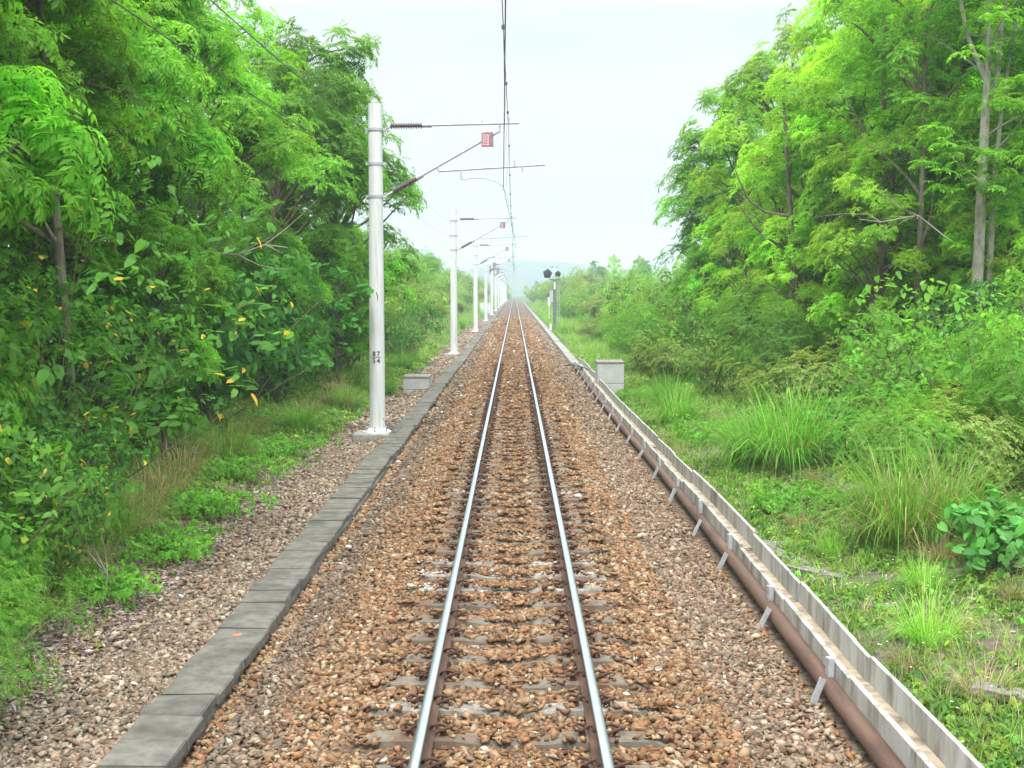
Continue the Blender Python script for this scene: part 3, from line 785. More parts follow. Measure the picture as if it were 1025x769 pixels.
def broad_cluster(r_, nl=9, rad=.22, ll=.16, lw=.13):
    P, D, Lx = [], [], []
    for k in range(nl):
        az = r_.uniform(0, 2 * math.pi); el = r_.uniform(-.1, 1.2)
        h = np.array([math.cos(az) * math.cos(el), math.sin(az) * math.cos(el), math.sin(el)])
        P.append(h * rad * r_.uniform(.35, 1)); D.append(h * np.array([1, 1, .1]) + np.array([0, 0, -.55 * r_.uniform(.4, 1.4)])); Lx.append(ll * r_.uniform(.6, 1.25))
    Lx = np.array(Lx); V, Fc, k = place_leaves(TB, np.array(P), np.array(D), Lx, Lx * (lw / ll)); return V, Fc, k
rr = np.random.default_rng(77)
ROS = {'pinnate': [rosette(rr, 8, 5, .32, .115, .045, .9) for _ in range(6)],
       'long': [rosette(rr, 7, 6, .46, .145, .05, 1.3) for _ in range(6)],
       'fine': [rosette(rr, 7, 7, .34, .065, .024, .7) for _ in range(5)],
       'small': [rosette(rr, 6, 3, .2, .085, .05, .6) for _ in range(5)],
       'broad': [broad_cluster(rr) for _ in range(6)],
       'mid': [broad_cluster(rr, 9, .2, .11, .075) for _ in range(6)],
       'weed': [broad_cluster(rr, 9, .07, .065, .042) for _ in range(6)]}
def tips_mesh(tips, axes, scale, kind, basecol, r_, var=.16, accent=None, acc_p=.0):
    """instances of rosettes merged into one leaf mesh (arrays)"""
    n = len(tips); pick = r_.integers(0, len(ROS[kind]), n)
    yaw = r_.uniform(0, 2 * np.pi, n); s_, a_, u_ = frames(axes, np.stack([np.cos(yaw), np.sin(yaw), np.zeros(n) + .01], 1))
    Rm = np.stack([s_, u_, a_], 2)
    Vs, Fs, Cs, off = [], [], [], 0
    for k, (rv, rf, per) in enumerate(ROS[kind]):
        i = np.nonzero(pick == k)[0]
        if not len(i): continue
        v = np.einsum('nij,vj->nvi', Rm[i], rv) * scale[i, None, None] + tips[i][:, None]
        nl = len(rv) // per
        c = basecol[i][:, None, :] * np.exp(r_.normal(0, var, (len(i), nl, 1))) * np.array([1, 1, 1])
        hue = r_.normal(0, .12, (len(i), nl)); c = c * np.stack([1 + hue, np.ones_like(hue), 1 - hue * .5], 2)
        if accent is not None:
            q = r_.random((len(i), nl)) < acc_p; c = np.where(q[..., None], np.array(accent) * r_.uniform(.8, 1.15, (len(i), nl, 1)), c)
        Cs.append(np.repeat(c.reshape(-1, 3), per, 0)); Vs.append(v.reshape(-1, 3))
        Fs.append((rf[None] + (np.arange(len(i)) * len(rv))[:, None, None]).reshape(-1, 3) + off); off += len(i) * len(rv)
    return np.concatenate(Vs), np.concatenate(Fs), np.clip(np.concatenate(Cs), .004, .9)

def bent(a, b, r_, amt=.12, n=4, lift=0.0):
    a = np.array(a, float); b = np.array(b, float); L = np.linalg.norm(b - a); off = r_.normal(0, amt * L, 3)
    return [tuple(a + (b - a) * t + off * math.sin(math.pi * t) * (1 - t * .5) + np.array([0, 0, lift * L * math.sin(math.pi * t)])) for t in np.linspace(0, 1, n + 1)]

def make_tree(seed, H, r, base, kind, col, nclump=46, ntip=9, barkmat='bark', leafscale=1.0, young=(.20, .34, .035), sparse=1.0, trunk_r=None, lean=0.05, clump_r=1.05, accent=None, acc_p=0):
    """root Empty with trunk and crown meshes; H height, r crown radius, base = height of lowest foliage"""
    r_ = np.random.default_rng(seed)
    root = empty('tree')
    tr = trunk_r or .016 * H
    mb = MB()
    topx, topy = r_.normal(0, lean * H, 2)
    def axis(z):
        t = z / H; return np.array([topx * t ** 1.3 + .12 * math.sin(t * 7 + seed), topy * t ** 1.3 + .12 * math.cos(t * 6 + seed), z])
    zs = np.linspace(-.25, H * .9, 14)
    mb.tube([tuple(axis(max(z, 0)) + np.array([0, 0, min(z, 0)])) for z in zs], [max(tr * (1.25 if i == 0 else 1) * (1 - .88 * max(z, 0) / (H * .9)), .02) for i, z in enumerate(zs)], 9)
    tips, axs, cols = [], [], []
    cz = (H + base) / 2; hz = (H - base) / 2
    for k in range(nclump):
        while True:
            q = r_.uniform(-1, 1, 3)
            if .25 < np.linalg.norm(q) < 1: break
        q = q / np.linalg.norm(q) * (np.linalg.norm(q) ** .55)
        tz = q[2]
        wide = 1.0 if tz < .1 else (1 - .35 * tz)
        c = axis(cz + tz * hz) * np.array([1, 1, 0]) + np.array([q[0] * r * wide, q[1] * r * wide, cz + tz * hz])
        zb = max(base * .55, c[2] - r_.uniform(.5, .9) * np.hypot(q[0], q[1]) * r - .3); zb = min(zb, H * .86)
        a0 = axis(zb)
        lr = tr * .34 * (1 - .5 * zb / H)
        mb.tube(bent(a0, c, r_, .09, 5, .06), [lr * (1 - .75 * t) + .006 for t in np.linspace(0, 1, 6)], 5, cap=False)
        cb = np.array(col) * np.exp(r_.normal(-.03, .32)); yw = r_.random()
        cb = cb * (1 - .45 * yw * (q[2] > -.3)) + np.array(young) * .45 * yw * (q[2] > -.3)
        cr = clump_r * r_.uniform(.7, 1.25)
        nt_ = max(3, int(ntip * r_.uniform(.7, 1.35) * sparse))
        for j in range(nt_):
            th = r_.uniform(0, 2 * math.pi); rho = math.sqrt(r_.random())
            o_ = np.array([math.cos(th) * rho * cr, math.sin(th) * rho * cr, (.75 * (1 - rho ** 2) - .4) * cr + r_.normal(0, .2)])
            tp_ = c + o_; ax = unit(np.array([o_[0] * .8 + q[0] * .5 + r_.normal(0, .2), o_[1] * .8 + q[1] * .5 + r_.normal(0, .2), .75]))
            tips.append(tp_); axs.append(ax); cols.append(cb)
            if j % 2 == 0: mb.tube(bent(c, tp_, r_, .1, 2), [.011, .008, .005], 3, cap=False)
    tips = np.array(tips); axs = np.array(axs); cols = np.array(cols)
    sc = leafscale * r_.uniform(.75, 1.25, len(tips))
    V, Fc, C = tips_mesh(tips, axs, sc, kind, cols, r_, accent=accent, acc_p=acc_p)
    mb.build('trunk', M[barkmat], root)
    mobj('crown', mesh_np('crown', V, Fc, M['leaf'], C), root)
    return root

def make_shrub(seed, w, h, kind, col, n=160, leafscale=1.0, accent=None, acc_p=0, mat='leaf', young=None, nstem=14, low=.08, name='shrub', jag=.22):
    r_ = np.random.default_rng(seed); root = empty(name); mb = MB()
    lob = [(unit(np.array([r_.normal(), r_.normal(), abs(r_.normal()) * .8])), r_.uniform(.1, jag + .1)) for _ in range(9)]
    tips, axs, cols = [], [], []
    for k in range(n):
        u = unit(np.array([r_.normal(), r_.normal(), r_.normal() * .8 + .35])); rad = r_.random() ** .38
        amp = .75 + sum(a_ * max(0, float(u @ d_)) ** 6 * 2.2 for d_, a_ in lob)
        p_ = np.array([u[0] * w / 2, u[1] * w / 2, 0]) * rad * amp
        p_[2] = h * (low + (1 - low) * (.42 + .55 * u[2] * rad * amp)); p_[2] = max(p_[2], h * low)
        tips.append(p_); axs.append(unit(np.array([u[0] * .7, u[1] * .7, .7 + .3 * u[2]])))
        c = np.array(col) * np.exp(r_.normal(0, .2))
        if young is not None:
            y_ = r_.random() * .5; c = c * (1 - y_) + np.array(young) * y_
        cols.append(c)
    tips, axs, cols = np.array(tips), np.array(axs), np.array(cols)
    for k in r_.choice(n, min(n, nstem * 3), replace=False):
        b0 = np.array([r_.normal(0, w * .05), r_.normal(0, w * .05), -.08])
        mb.tube(bent(b0, tips[k], r_, .06, 4, .05), [.016, .013, .010, .007, .004], 4, cap=False)
    V, Fc, C = tips_mesh(tips, axs, leafscale * r_.uniform(.75, 1.25, n), kind, cols, r_, accent=accent, acc_p=acc_p)
    mb.build('stems', M['twig'], root); mobj('foliage', mesh_np('foliage', V, Fc, M[mat], C), root)
    return root

def blades(P, d0, L, W, droop, cols, seg=4):
    """arching grass blades; P,d0 (n,3)"""
    n = len(P); s_, d, u = frames(d0)
    side = unit(np.cross(d0, np.array([0, 0, 1.0])) + 1e-5)
    V = np.zeros((n, 2 * seg + 1, 3)); pt = P.copy(); dv = unit(d0)
    for j in range(seg + 1):
        wj = W * (1 - (j / seg) ** 1.6)
        if j < seg: V[:, 2*j] = pt - side * wj[:, None] * .5; V[:, 2*j+1] = pt + side * wj[:, None] * .5
        else: V[:, 2*j] = pt
        pt = pt + dv * (L / seg)[:, None]; dv = unit(dv + np.array([0, 0, -1.0]) * (droop / seg * (j + 1) * .6)[:, None])
    fs = []
    for j in range(seg - 1): fs += [(2*j, 2*j+1, 2*j+3), (2*j, 2*j+3, 2*j+2)]
    fs.append((2*seg-2, 2*seg-1, 2*seg))
    fs = np.array(fs); k = 2 * seg + 1
    return V.reshape(-1, 3), (fs[None] + (np.arange(n) * k)[:, None, None]).reshape(-1, 3), np.repeat(cols, k, 0)
def make_grass(seed, w, h, n, col, dry=.12, name='grass_clump', wid=.016):
    r_ = np.random.default_rng(seed); root_me = None
    th = r_.uniform(0, 2 * np.pi, n); rho = np.sqrt(r_.random(n)) * w * .22
    P = np.stack([np.cos(th) * rho, np.sin(th) * rho, np.full(n, -.04)], 1)
    out_ = r_.uniform(.1, 1.05, n) ; t2 = th + r_.normal(0, .5, n)
    D = np.stack([np.cos(t2) * out_, np.sin(t2) * out_, np.ones(n)], 1)
    c = np.array(col) * np.exp(r_.normal(0, .22, (n, 1))); dr = r_.random(n) < dry
    c = np.where(dr[:, None], np.array([.36, .30, .15]) * r_.uniform(.6, 1.2, (n, 1)), c)
    V, Fc, C = blades(P, D, h * r_.uniform(.6, 1.35, n), wid * r_.uniform(.6, 1.3, n), r_.uniform(.8, 2.9, n), c)
    return mobj(name, mesh_np(name, V, Fc, M['grass'], C))

# ------------------------------------------------------------------ trees
GL = (.070, .235, .008); GM = (.088, .26, .009); GD = (.048, .165, .010); GY = (.15, .37, .014)
TREES = {
 'A': make_tree(1, 10.5, 2.8, 1.6, 'long', GL, 66, 12, clump_r=.76, young=(.16, .38, .02)),
 'B': make_tree(2, 11.5, 2.9, 1.8, 'pinnate', GM, 68, 14, clump_r=.74, young=(.18, .40, .02)),
 'C': make_tree(3, 9.6, 2.35, 1.0, 'pinnate', GL, 62, 14, clump_r=.70, young=(.17, .38, .03)),
 'D': make_tree(4, 12.5, 3.0, 1.4, 'pinnate', GY, 66, 14, clump_r=.76, young=(.36, .56, .02)),
 'E': make_tree(5, 12.0, 2.8, 1.2, 'pinnate', GY, 66, 14, clump_r=.74, young=(.37, .56, .02), accent=(.38, .24, .04), acc_p=.010),
 'G': make_tree(7, 13.5, 3.3, 2.2, 'pinnate', GD, 70, 11, leafscale=1.25, clump_r=.95),
}
used = set()
def tree(k, x, y, label, s=1.0, rz=None, group=None, name='tree', cat='tree', zs=1.0):
    o = TREES[k] if k not in used else copy_tree(TREES[k]); used.add(k)
    o.name = name
    o.location = (x, y, zat(x, y) - .05); o.rotation_euler = (0, 0, random.uniform(0, 6.28) if rz is None else rz); o.scale = (s, s, s * zs)
    tag(o, label, cat, group)
    return o
random.seed(21)
tree('A', -7.0, 13.0, 'long leaved tree nearest the camera, filling the upper left corner', 1.0)
tree('B', -7.8, 18.3, 'leafy green tree in the left front row, second from the camera', .95)
tree('A', -8.3, 24.2, 'leafy tree with drooping leaflets above the dark broad leaved shrub', 1.0)
tree('B', -8.0, 30.5, 'dense green tree of the left front row, third before its far end', 1.0)
tree('C', -7.4, 37.5, 'bright green tree of the left front row, last but one before the open bank', 1.12)
tree('C', -5.9, 46.0, 'last tall tree of the left wood, its crown behind the nearest mast', 1.14)
for (k, x, y, s, l) in (('E', 7.9, 35.5, .42, 'young yellow green tree under the middle of the right wood edge'), ('D', 7.2, 41.0, .45, 'young bright tree before the gap of dark trunks in the right wood'),
    ('E', 9.4, 31.5, .40, 'young yellow green tree at the foot of the slim dark trunks'), ('E', 8.5, 30.9, .58, 'half grown yellow green tree covering the slim dark trunks left of the pale forked one'), ('D', 11.3, 29.4, .5, 'half grown bright tree just right of the pale forked trunk'),
    ('C', 7.0, 47.5, .5, 'young rounded tree at the left end of the right wood'),
    ('E', 11.0, 30.0, .42, 'young yellow green tree right behind the pale forked trunk'), ('A', -5.9, 21.6, .42, 'young tree with drooping leaflets behind the yellow spotted shrubs'),
    ('C', -6.0, 34.5, .5, 'young tree right of the dark broad leaved shrub'), ('B', -5.6, 40.5, .45, 'young tree hanging over the verge behind the nearest mast')):
    tree(k, x, y, l, s)
LB = 'tall green tree deep in the left wood, mostly hidden behind the front row'
for (k, x, y, s) in (('G', -10.5, 15.5, .95), ('B', -12, 21, 1.05), ('G', -12.3, 27, 1.0), ('A', -13.5, 33, 1.15), ('G', -11.5, 38, .95), ('B', -11.2, 45, .95), ('C', -10, 52, 1.05), ('G', -16, 24, 1.1), ('G', -17.5, 33, 1.1), ('B', -16, 42, 1.1)):
    tree(k, x, y, LB, s, group='trees deep in the left wood')
def forked_tree(x, y):
    r_ = np.random.default_rng(9); root = empty('tree', (x, y, zat(x, y) - .1)); mb = MB()
    def stem(pts, r0, r1): mb.tube(pts, [r0 + (r1 - r0) * t for t in np.linspace(0, 1, len(pts))], 9)
    stem([(0, 0, -.1), (.0, 0, 1.5), (.05, 0, 3.2), (.08, 0, 5.0), (.12, 0, 6.4)], .145, .095)
    stem([(.12, 0, 6.35), (.15, 0, 7.5), (.12, .05, 9.0), (.2, 0, 11.5)], .085, .025)
    stem([(.12, 0, 6.2), (.35, 0, 7.0), (.42, 0, 8.2), (.62, 0, 9.6), (.7, 0, 11)], .075, .02)
    stem([(.12, .02, 7.0), (-.3, 0, 7.9), (-.55, 0, 9.0), (-.8, 0, 10.6)], .06, .02)
    stem([(.3, .1, .0), (.33, .1, 2.5), (.36, .1, 4.5), (.5, .1, 6.5), (.8, .1, 8.5)], .09, .03)
    tips = []
    for k in range(26):
        z = r_.uniform(4.2, 10.6); a0 = (.15 + r_.normal(0, .05), 0, z); th = r_.uniform(0, 6.28); L = r_.uniform(.7, 1.9)
        e = (a0[0] + math.cos(th) * L, a0[1] + math.sin(th) * L * .8, z + L * r_.uniform(.1, .8)); mb.tube(bent(a0, e, r_, .1, 4), [.028, .022, .017, .012, .006], 5)
        for j in range(7): tips.append(np.array(e) + r_.normal(0, .38, 3))
    for k in range(150): tips.append(np.array([r_.normal(.1, 1.3), r_.normal(.6, 1.2), r_.uniform(8.6, 12.8)]))
    tips = np.array(tips); n = len(tips)
    mb.build('trunk', M['bark_pale'], root)
    V, Fc, C = tips_mesh(tips, unit(tips * np.array([.1, .1, 0]) + np.array([0, 0, 1.])), r_.uniform(.8, 1.25, n), 'pinnate', np.tile(np.array(GM), (n, 1)) * np.exp(r_.normal(0, .2, (n, 1))), r_)
    mobj('crown', mesh_np('crown', V, Fc, M['leaf'], C), root)
    return tag(root, 'tall tree with a pale bare forked trunk near the right edge', 'tree')
forked_tree(10.05, 28.4)
tree('D', 10.5, 34.0, 'yellow green tree just left of the pale forked trunk', .98)
tree('E', 9.3, 38.5, 'bright yellow green tree in the middle of the right wood edge', 1.0)
tree('D', 9.4, 45.5, 'bright green tree second from the left end of the right wood', .92)
tree('C', 9.1, 52.5, 'rounded green tree at the left end of the right wood against the sky', 1.12)
tree('E', 12.6, 30.5, 'yellow green tree right of the pale forked trunk, cut by the frame', .95)
RB = 'tall green tree deep in the right wood, mostly hidden behind the front row'
for (k, x, y, s) in (('B', 12.2, 40, 1.1), ('D', 12.0, 47, 1.0), ('G', 14.5, 36, 1.05), ('E', 11.8, 54, .95), ('G', 16.5, 42, 1.1), ('B', 16.2, 50, 1.1), ('B', 15.2, 31, 1.0), ('C', 10.6, 59, 1.0), ('D', 18.5, 36, 1.1)):
    tree(k, x, y, RB, s, group='trees deep in the right wood')
# slim bare trunks among the right trees
def bare_trunk(x, y, H, r0, seed, label, mat='bark', fork=True):
    r_ = np.random.default_rng(seed); root = empty('tree', (x, y, zat(x, y) - .1)); mb = MB()
    pts = bent((0, 0, 0), (r_.normal(0, .4), r_.normal(0, .4), H), r_, .02, 8); mb.tube(pts, [r0 * (1 - .7 * t) for t in np.linspace(0, 1, 9)], 8)
    for k in range(5):
        z = H * r_.uniform(.45, .9); j = int(z / H * 8); a0 = pts[j]; th = r_.uniform(0, 6.28); L = r_.uniform(.8, 2)
        mb.tube(bent(a0, (a0[0] + math.cos(th) * L, a0[1] + math.sin(th) * L * .5, a0[2] + L * .9), r_, .1, 4), [.05, .04, .03, .02, .008], 5)
    mb.build('trunk', M[mat], root)
    n = 60; t = r_.random(n); P = np.stack([r_.normal(0, 1.0, n), r_.normal(0, 1.0, n), H * (.72 + .33 * t)], 1)
    V, Fc, C = tips_mesh(P, unit(P * np.array([.3, .3, 0]) + np.array([0, 0, 1.])), r_.uniform(.8, 1.2, n), 'pinnate', np.tile(np.array(GM), (n, 1)), r_)
    mobj('crown', mesh_np('crown', V, Fc, M['leaf'], C), root)
    return tag(root, label, 'tree')
bare_trunk(8.75, 31.5, 9.5, .13, 1, 'slim dark trunked tree standing left of the pale forked trunk')
bare_trunk(9.3, 30.3, 9.0, .10, 2, 'slimmest dark trunk beside the pale forked trunk')
bare_trunk(11.2, 30.0, 11, .11, 3, 'slim trunk just right of the pale forked trunk', 'bark_pale')
bare_trunk(7.6, 36.0, 8, .12, 4, 'short dark trunk under the bright yellow green tree', 'bark')
bare_trunk(-6.3, 18.6, 9, .10, 5, 'slim dark trunk rising behind the yellow spotted shrub')
bare_trunk(-6.6, 24.0, 9, .12, 6, 'dark leaning trunk behind the dark broad leaved shrub')

# ------------------------------------------------------------------ shrubs
SH = {}
SH['broad'] = make_shrub(21, 3.4, 3.0, 'broad', (.032, .165, .020), 380, .85, mat='leaf_waxy', young=(.06, .27, .028), jag=.3)
SH['yellow'] = make_shrub(22, 3.2, 3.4, 'mid', (.050, .19, .022), 340, 1.15, accent=(.66, .46, .03), acc_p=.03, young=(.10, .28, .03), jag=.35)
SH['fine'] = make_shrub(23, 3.0, 3.0, 'fine', (.075, .225, .020), 330, 1.0, young=(.14, .31, .028), jag=.35)
SH['mid'] = make_shrub(24, 2.6, 2.2, 'mid', (.065, .22, .018), 260, 1.0, young=(.15, .35, .03))
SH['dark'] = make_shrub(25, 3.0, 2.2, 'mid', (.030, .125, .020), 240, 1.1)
SH['low'] = make_shrub(26, 1.9, .34, 'weed', (.08, .27, .02), 330, 1.05, young=(.15, .38, .03), low=.02, nstem=20)
SH['pale'] = make_shrub(27, 3.0, 2.4, 'mid', (.10, .22, .032), 230, 1.2, young=(.19, .31, .045))
SH['olive'] = make_shrub(28, 2.8, 1.9, 'small', (.11, .20, .028), 300, 1.2, young=(.20, .28, .06), accent=(.28, .18, .08), acc_p=.06)
SH['vine'] = make_shrub(29, 1.7, 1.0, 'broad', (.05, .21, .03), 100, .95, mat='leaf_waxy', low=.05)
used_s = set()
def shrub(k, x, y, label, s=1.0, rz=None, group=None, sz=None):
    o = SH[k] if k not in used_s else copy_tree(SH[k]); used_s.add(k)
    o.location = (x, y, zat(x, y) - .04); o.rotation_euler = (0, 0, random.uniform(0, 6.28) if rz is None else rz); o.scale = (s, s, sz or s)
    tag(o, label, 'shrub', group); return o
shrub('broad', -6.35, 26.6, 'dark green broad leaved shrub left of the nearest mast', 1.1)
shrub('yellow', -5.9, 16.2, 'green shrub dotted with bright yellow leaves at the left edge', 1.0, sz=.82)
shrub('yellow', -6.6, 19.8, 'yellow dotted shrub just left of the dark broad leaved shrub', .74, sz=.7)
shrub('mid', -5.0, 11.4, 'leafy shrub crowding the left edge beside the nearest gravel', .8)
shrub('dark', -5.3, 13.8, 'dark leafy shrub low on the left above the leaf litter', .6)
shrub('yellow', -5.2, 10.4, 'leafy shrub with yellowing leaves cut by the left edge', .55)
shrub('fine', -7.0, 23.0, 'feathery shrub between the yellow dotted and the dark broad leaved shrubs', .75)
shrub('dark', -6.4, 33.0, 'dark green shrub right behind the dark broad leaved one', 1.0)
shrub('fine', -7.0, 36.5, 'feathery shrub under the last but one tree of the left wood', 1.1)
shrub('mid', -6.0, 45.5, 'round shrub below the last tall tree of the left wood', 1.25)
shrub('dark', -5.0, 56.0, 'very dark rounded shrub between the nearest and second masts', .95)
shrub('pale', -6.2, 53.0, 'yellow green shrub rising behind the very dark rounded one', 1.2)
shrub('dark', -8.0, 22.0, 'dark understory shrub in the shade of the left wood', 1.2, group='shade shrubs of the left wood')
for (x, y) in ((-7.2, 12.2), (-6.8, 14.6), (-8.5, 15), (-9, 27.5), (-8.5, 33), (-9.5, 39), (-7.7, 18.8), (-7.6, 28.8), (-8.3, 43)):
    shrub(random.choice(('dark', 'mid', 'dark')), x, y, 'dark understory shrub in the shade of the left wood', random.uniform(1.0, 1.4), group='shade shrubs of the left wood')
shrub('fine', -4.1, 8.9, 'fern like shrub nearest the camera at the lower left edge', .4)
shrub('mid', -4.5, 8.9, 'leafy bush cut by the lower left edge', .45)
shrub('low', -4.35, 13.2, 'bright low creeper patch at the edge of the left gravel', .62)
shrub('low', -4.25, 15.3, 'larger bright creeper patch at the edge of the left gravel, farther along', .75)
shrub('low', -4.5, 18.0, 'bright creeper patch spreading below the straw coloured grass', .85)
shrub('fine', -4.6, 11.3, 'fern like shrub drooping over the leaf litter at lower left', .34)
shrub('fine', -4.35, 9.5, 'fern like shrub at the very lower left edge', .36)
shrub('mid', -4.75, 10.4, 'leafy bush just above the lower left grass clumps', .5)
shrub('yellow', -4.75, 12.6, 'yellow spotted bush leaning over the left gravel', .45)
shrub('low', -4.9, 21.0, 'creeper mat left of the dark broad leaved shrub', .9)
shrub('low', -4.7, 24.2, 'creeper mat below the dark broad leaved shrub, near the nearest mast', .9)
shrub('low', 4.2, 18.6, 'low bright creeper before the vines on the right verge', .9)
shrub('low', 4.6, 26.5, 'low bright creeper behind the tallest grass clump', 1.2)
shrub('low', 3.9, 38.5, 'low creeper in front of the tall concrete block', .9)
shrub('fine', 7.8, 18.6, 'tall feathery green shrub at the right edge', .8)
shrub('mid', 7.5, 20.6, 'leafy shrub behind the tall feathery one at the right edge', 1.1)
shrub('olive', 6.3, 18.2, 'olive shrub with reddish tips left of the tall feathery one', .7)
shrub('vine', 5.4, 13.9, 'low vine with big round leaves at the right edge', .72)
shrub('mid', 7.0, 23.5, 'bright round shrub behind the tall grass on the right', .95)
shrub('fine', 5.5, 17.6, 'feathery shrub just above the drooping grass clump on the right', .52)
shrub('olive', 6.2, 27.0, 'olive shrub left of the tall grass below the right wood', .85)
shrub('vine', 5.9, 22.5, 'vine with round leaves climbing over the tall grass', .9)
shrub('mid', 8.2, 27.5, 'yellow green shrub at the foot of the right wood', 1.0)
shrub('dark', 9.8, 25.5, 'dark shrub at the foot of the pale forked trunk', 1.0)
shrub('mid', 9.5, 22.5, 'big leafy shrub below the pale forked trunk, cut by the right edge', 1.1)
shrub('fine', 6.9, 33.5, 'feathery shrub below the bright yellow green tree', .9)
shrub('pale', 5.6, 36.5, 'pale leafy shrub below the left end of the right wood', .75)
shrub('mid', 6.6, 43.0, 'bright shrub at the foot of the second tree of the right wood', 1.15)
shrub('olive', 5.0, 42.0, 'olive tangle just right of the tall concrete block', .75)
shrub('fine', 4.9, 49.5, 'feathery green shrub behind the tall concrete block', .85)
shrub('pale', 6.7, 53.0, 'pale shrub below the rounded tree at the end of the right wood', 1.25)
for (x, y) in ((11, 27), (12.5, 33), (10.5, 37), (10.8, 44), (9.8, 50), (13.5, 29), (9.6, 56)):
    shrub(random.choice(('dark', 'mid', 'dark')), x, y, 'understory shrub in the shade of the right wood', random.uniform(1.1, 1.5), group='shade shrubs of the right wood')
for i in range(46):
    y = 58 + 88 * (i / 46) ** 1.15 + random.uniform(-2, 2); x = random.choice((4.6, 5.4, 6.6, 8.2, 10.5, 13)) + random.uniform(-.4, .6) + (y - 58) * .008
    s = random.uniform(.75, 1.25) * (1.0 if x > 5.6 else .6) * (1.25 if x > 9 else 1)
    shrub(random.choice(('fine', 'pale', 'mid', 'olive', 'dark', 'olive', 'pale')), x, y, 'hazy green shrub of the thicket right of the track beyond the concrete block', s, group='thicket shrubs right of the track')
for i in range(44):
    y = 150 + 230 * (i / 44) ** 1.1; x = random.uniform(5.0, 11)
    shrub(random.choice(('olive', 'pale', 'mid', 'olive')), x, y, 'small far shrub on the right bank beyond the signal', random.uniform(.8, 1.3), group='far shrubs on the right bank')
for i in range(80):
    y = 58 + 300 * (i / 80) ** 1.5 + random.uniform(-2, 2); x = -random.uniform(5.4, 11.5)
    shrub(random.choice(('fine', 'pale', 'olive', 'mid', 'olive', 'pale')), x, y, 'hazy shrub on the grassy left bank beyond the second mast', random.uniform(.55, 1.0), group='shrubs on the left bank')
# far trees closing the vista
for i in range(26):
    y = 400 + random.uniform(0, 160); x = random.uniform(-32, 30)
    tree(random.choice('BCDG'), x, y, 'faint far tree closing the end of the line', random.uniform(.28, .5), group='faint trees at the end of the line')
for i in range(10):
    y = random.uniform(150, 330); x = random.uniform(16, 40)
    tree(random.choice('BCD'), x, y, 'pale hazy tree standing beyond the right thicket', random.uniform(.45, .62), group='hazy trees beyond the right thicket')

# ------------------------------------------------------------------ grass clumps
random.seed(8)
GR = {'tall': make_grass(1, 1.7, 1.5, 700, (.10, .29, .025), .07, wid=.018), 'droop': make_grass(2, 1.6, 1.35, 760, (.12, .28, .028), .2, wid=.016),
      'small': make_grass(3, .8, .65, 240, (.15, .36, .035), .06, wid=.009), 'dry': make_grass(4, 1.1, .8, 240, (.15, .17, .06), .5, wid=.010),
      'dead': make_grass(5, .9, .5, 220, (.26, .20, .11), .85, wid=.008)}
used_g = set()
def grass(k, x, y, label, s=1.0, group=None):
    if k in used_g: o = GR[k].copy(); COL.objects.link(o)
    else: o = GR[k]
    used_g.add(k); o.location = (x, y, zat(x, y)); o.rotation_euler = (0, 0, random.uniform(0, 6.28)); o.scale = (s, s, s); tag(o, label, 'grass', group)
grass('tall', 4.75, 22.3, 'tallest bright grass clump on the right verge, left of the vines', 1.15)
grass('tall', 4.3, 23.2, 'upright grass clump leaning on the left side of the tallest one', .9)
grass('tall', 5.4, 22.8, 'upright grass clump on the right side of the tallest one', 1.0)
grass('droop', 4.75, 15.6, 'big drooping grass clump below the feathery shrub on the right', 1.1)
grass('droop', 5.35, 15.9, 'drooping grass clump against the right side of the big one', .95)
grass('dead', 4.85, 14.6, 'mat of dead grass at the foot of the big drooping clump', 1.0)
grass('small', 3.72, 11.5, 'small bright grass tuft near the trough at lower right', 1.0)
grass('small', 4.35, 13.6, 'small grass tuft in front of the dead grass mat', .7)
grass('tall', 3.9, 31.0, 'grass clump on the right verge left of the olive shrub', .75)
grass('tall', 4.2, 35.5, 'soft grass clump before the tall concrete block', .8)
grass('dry', 5.4, 12.6, 'dry grass clump under the right edge vines', .8)
grass('dry', -4.7, 14.2, 'straw coloured grass clump between the creeper patches on the left', .75)
grass('droop', -4.95, 15.4, 'green grass clump with dry blades below the yellow dotted shrub', .7)
grass('dry', -4.85, 16.4, 'half dry grass clump just past the green one below the yellow dotted shrub', .85)
grass('dry', -5.1, 18.9, 'withered grass clump at the near foot of the second yellow dotted shrub', .95)
grass('droop', -5.0, 22.3, 'green drooping grass clump near the dark broad leaved shrub', .75)
grass('dead', -4.6, 12.1, 'mat of dead grass beside the fern like shrub on the left', .8)
grass('tall', -4.7, 28.2, 'soft green grass clump just left of the nearest mast foot', .55)
grass('droop', -4.4, 34.0, 'soft green grass clump behind the nearest mast foot', .6)
grass('dry', -5.0, 17.5, 'straw coloured grass clump at the foot of the yellow dotted shrub', 1.0)
grass('dry', -5.3, 20.5, 'straw coloured grass clump left of the dark broad leaved shrub', 1.05)
grass('dry', -5.35, 26.0, 'straw coloured grass clump right under the dark broad leaved shrub', .9)
grass('tall', -4.55, 9.6, 'green grass clump in the lower left corner', .6)
grass('dry', -4.2, 8.3, 'half dry grass tuft at the very bottom left corner', .5)
grass('dry', -4.15, 9.2, 'half dry grass tuft beside the lower left fern', .55)
grass('droop', -4.35, 8.6, 'drooping grass clump cut by the lower left corner', .55)
grass('dry', -5.0, 31.0, 'dry grass clump left of the nearest mast foot', .9)
grass('dry', -5.2, 37.5, 'dry grass clump behind the nearest mast', .95)
grass('dead', -4.1, 40.5, 'withered grass mat left of the low concrete block', .8)
for i in range(26):
    y = 9 + 24 * (i / 26); x = random.uniform(3.25, 5.2)
    grass(random.choice(('small', 'dry', 'small', 'dead')), x, y, 'short grass tuft among the low weeds of the right verge', random.uniform(.35, .7), group='short tufts on the right verge')
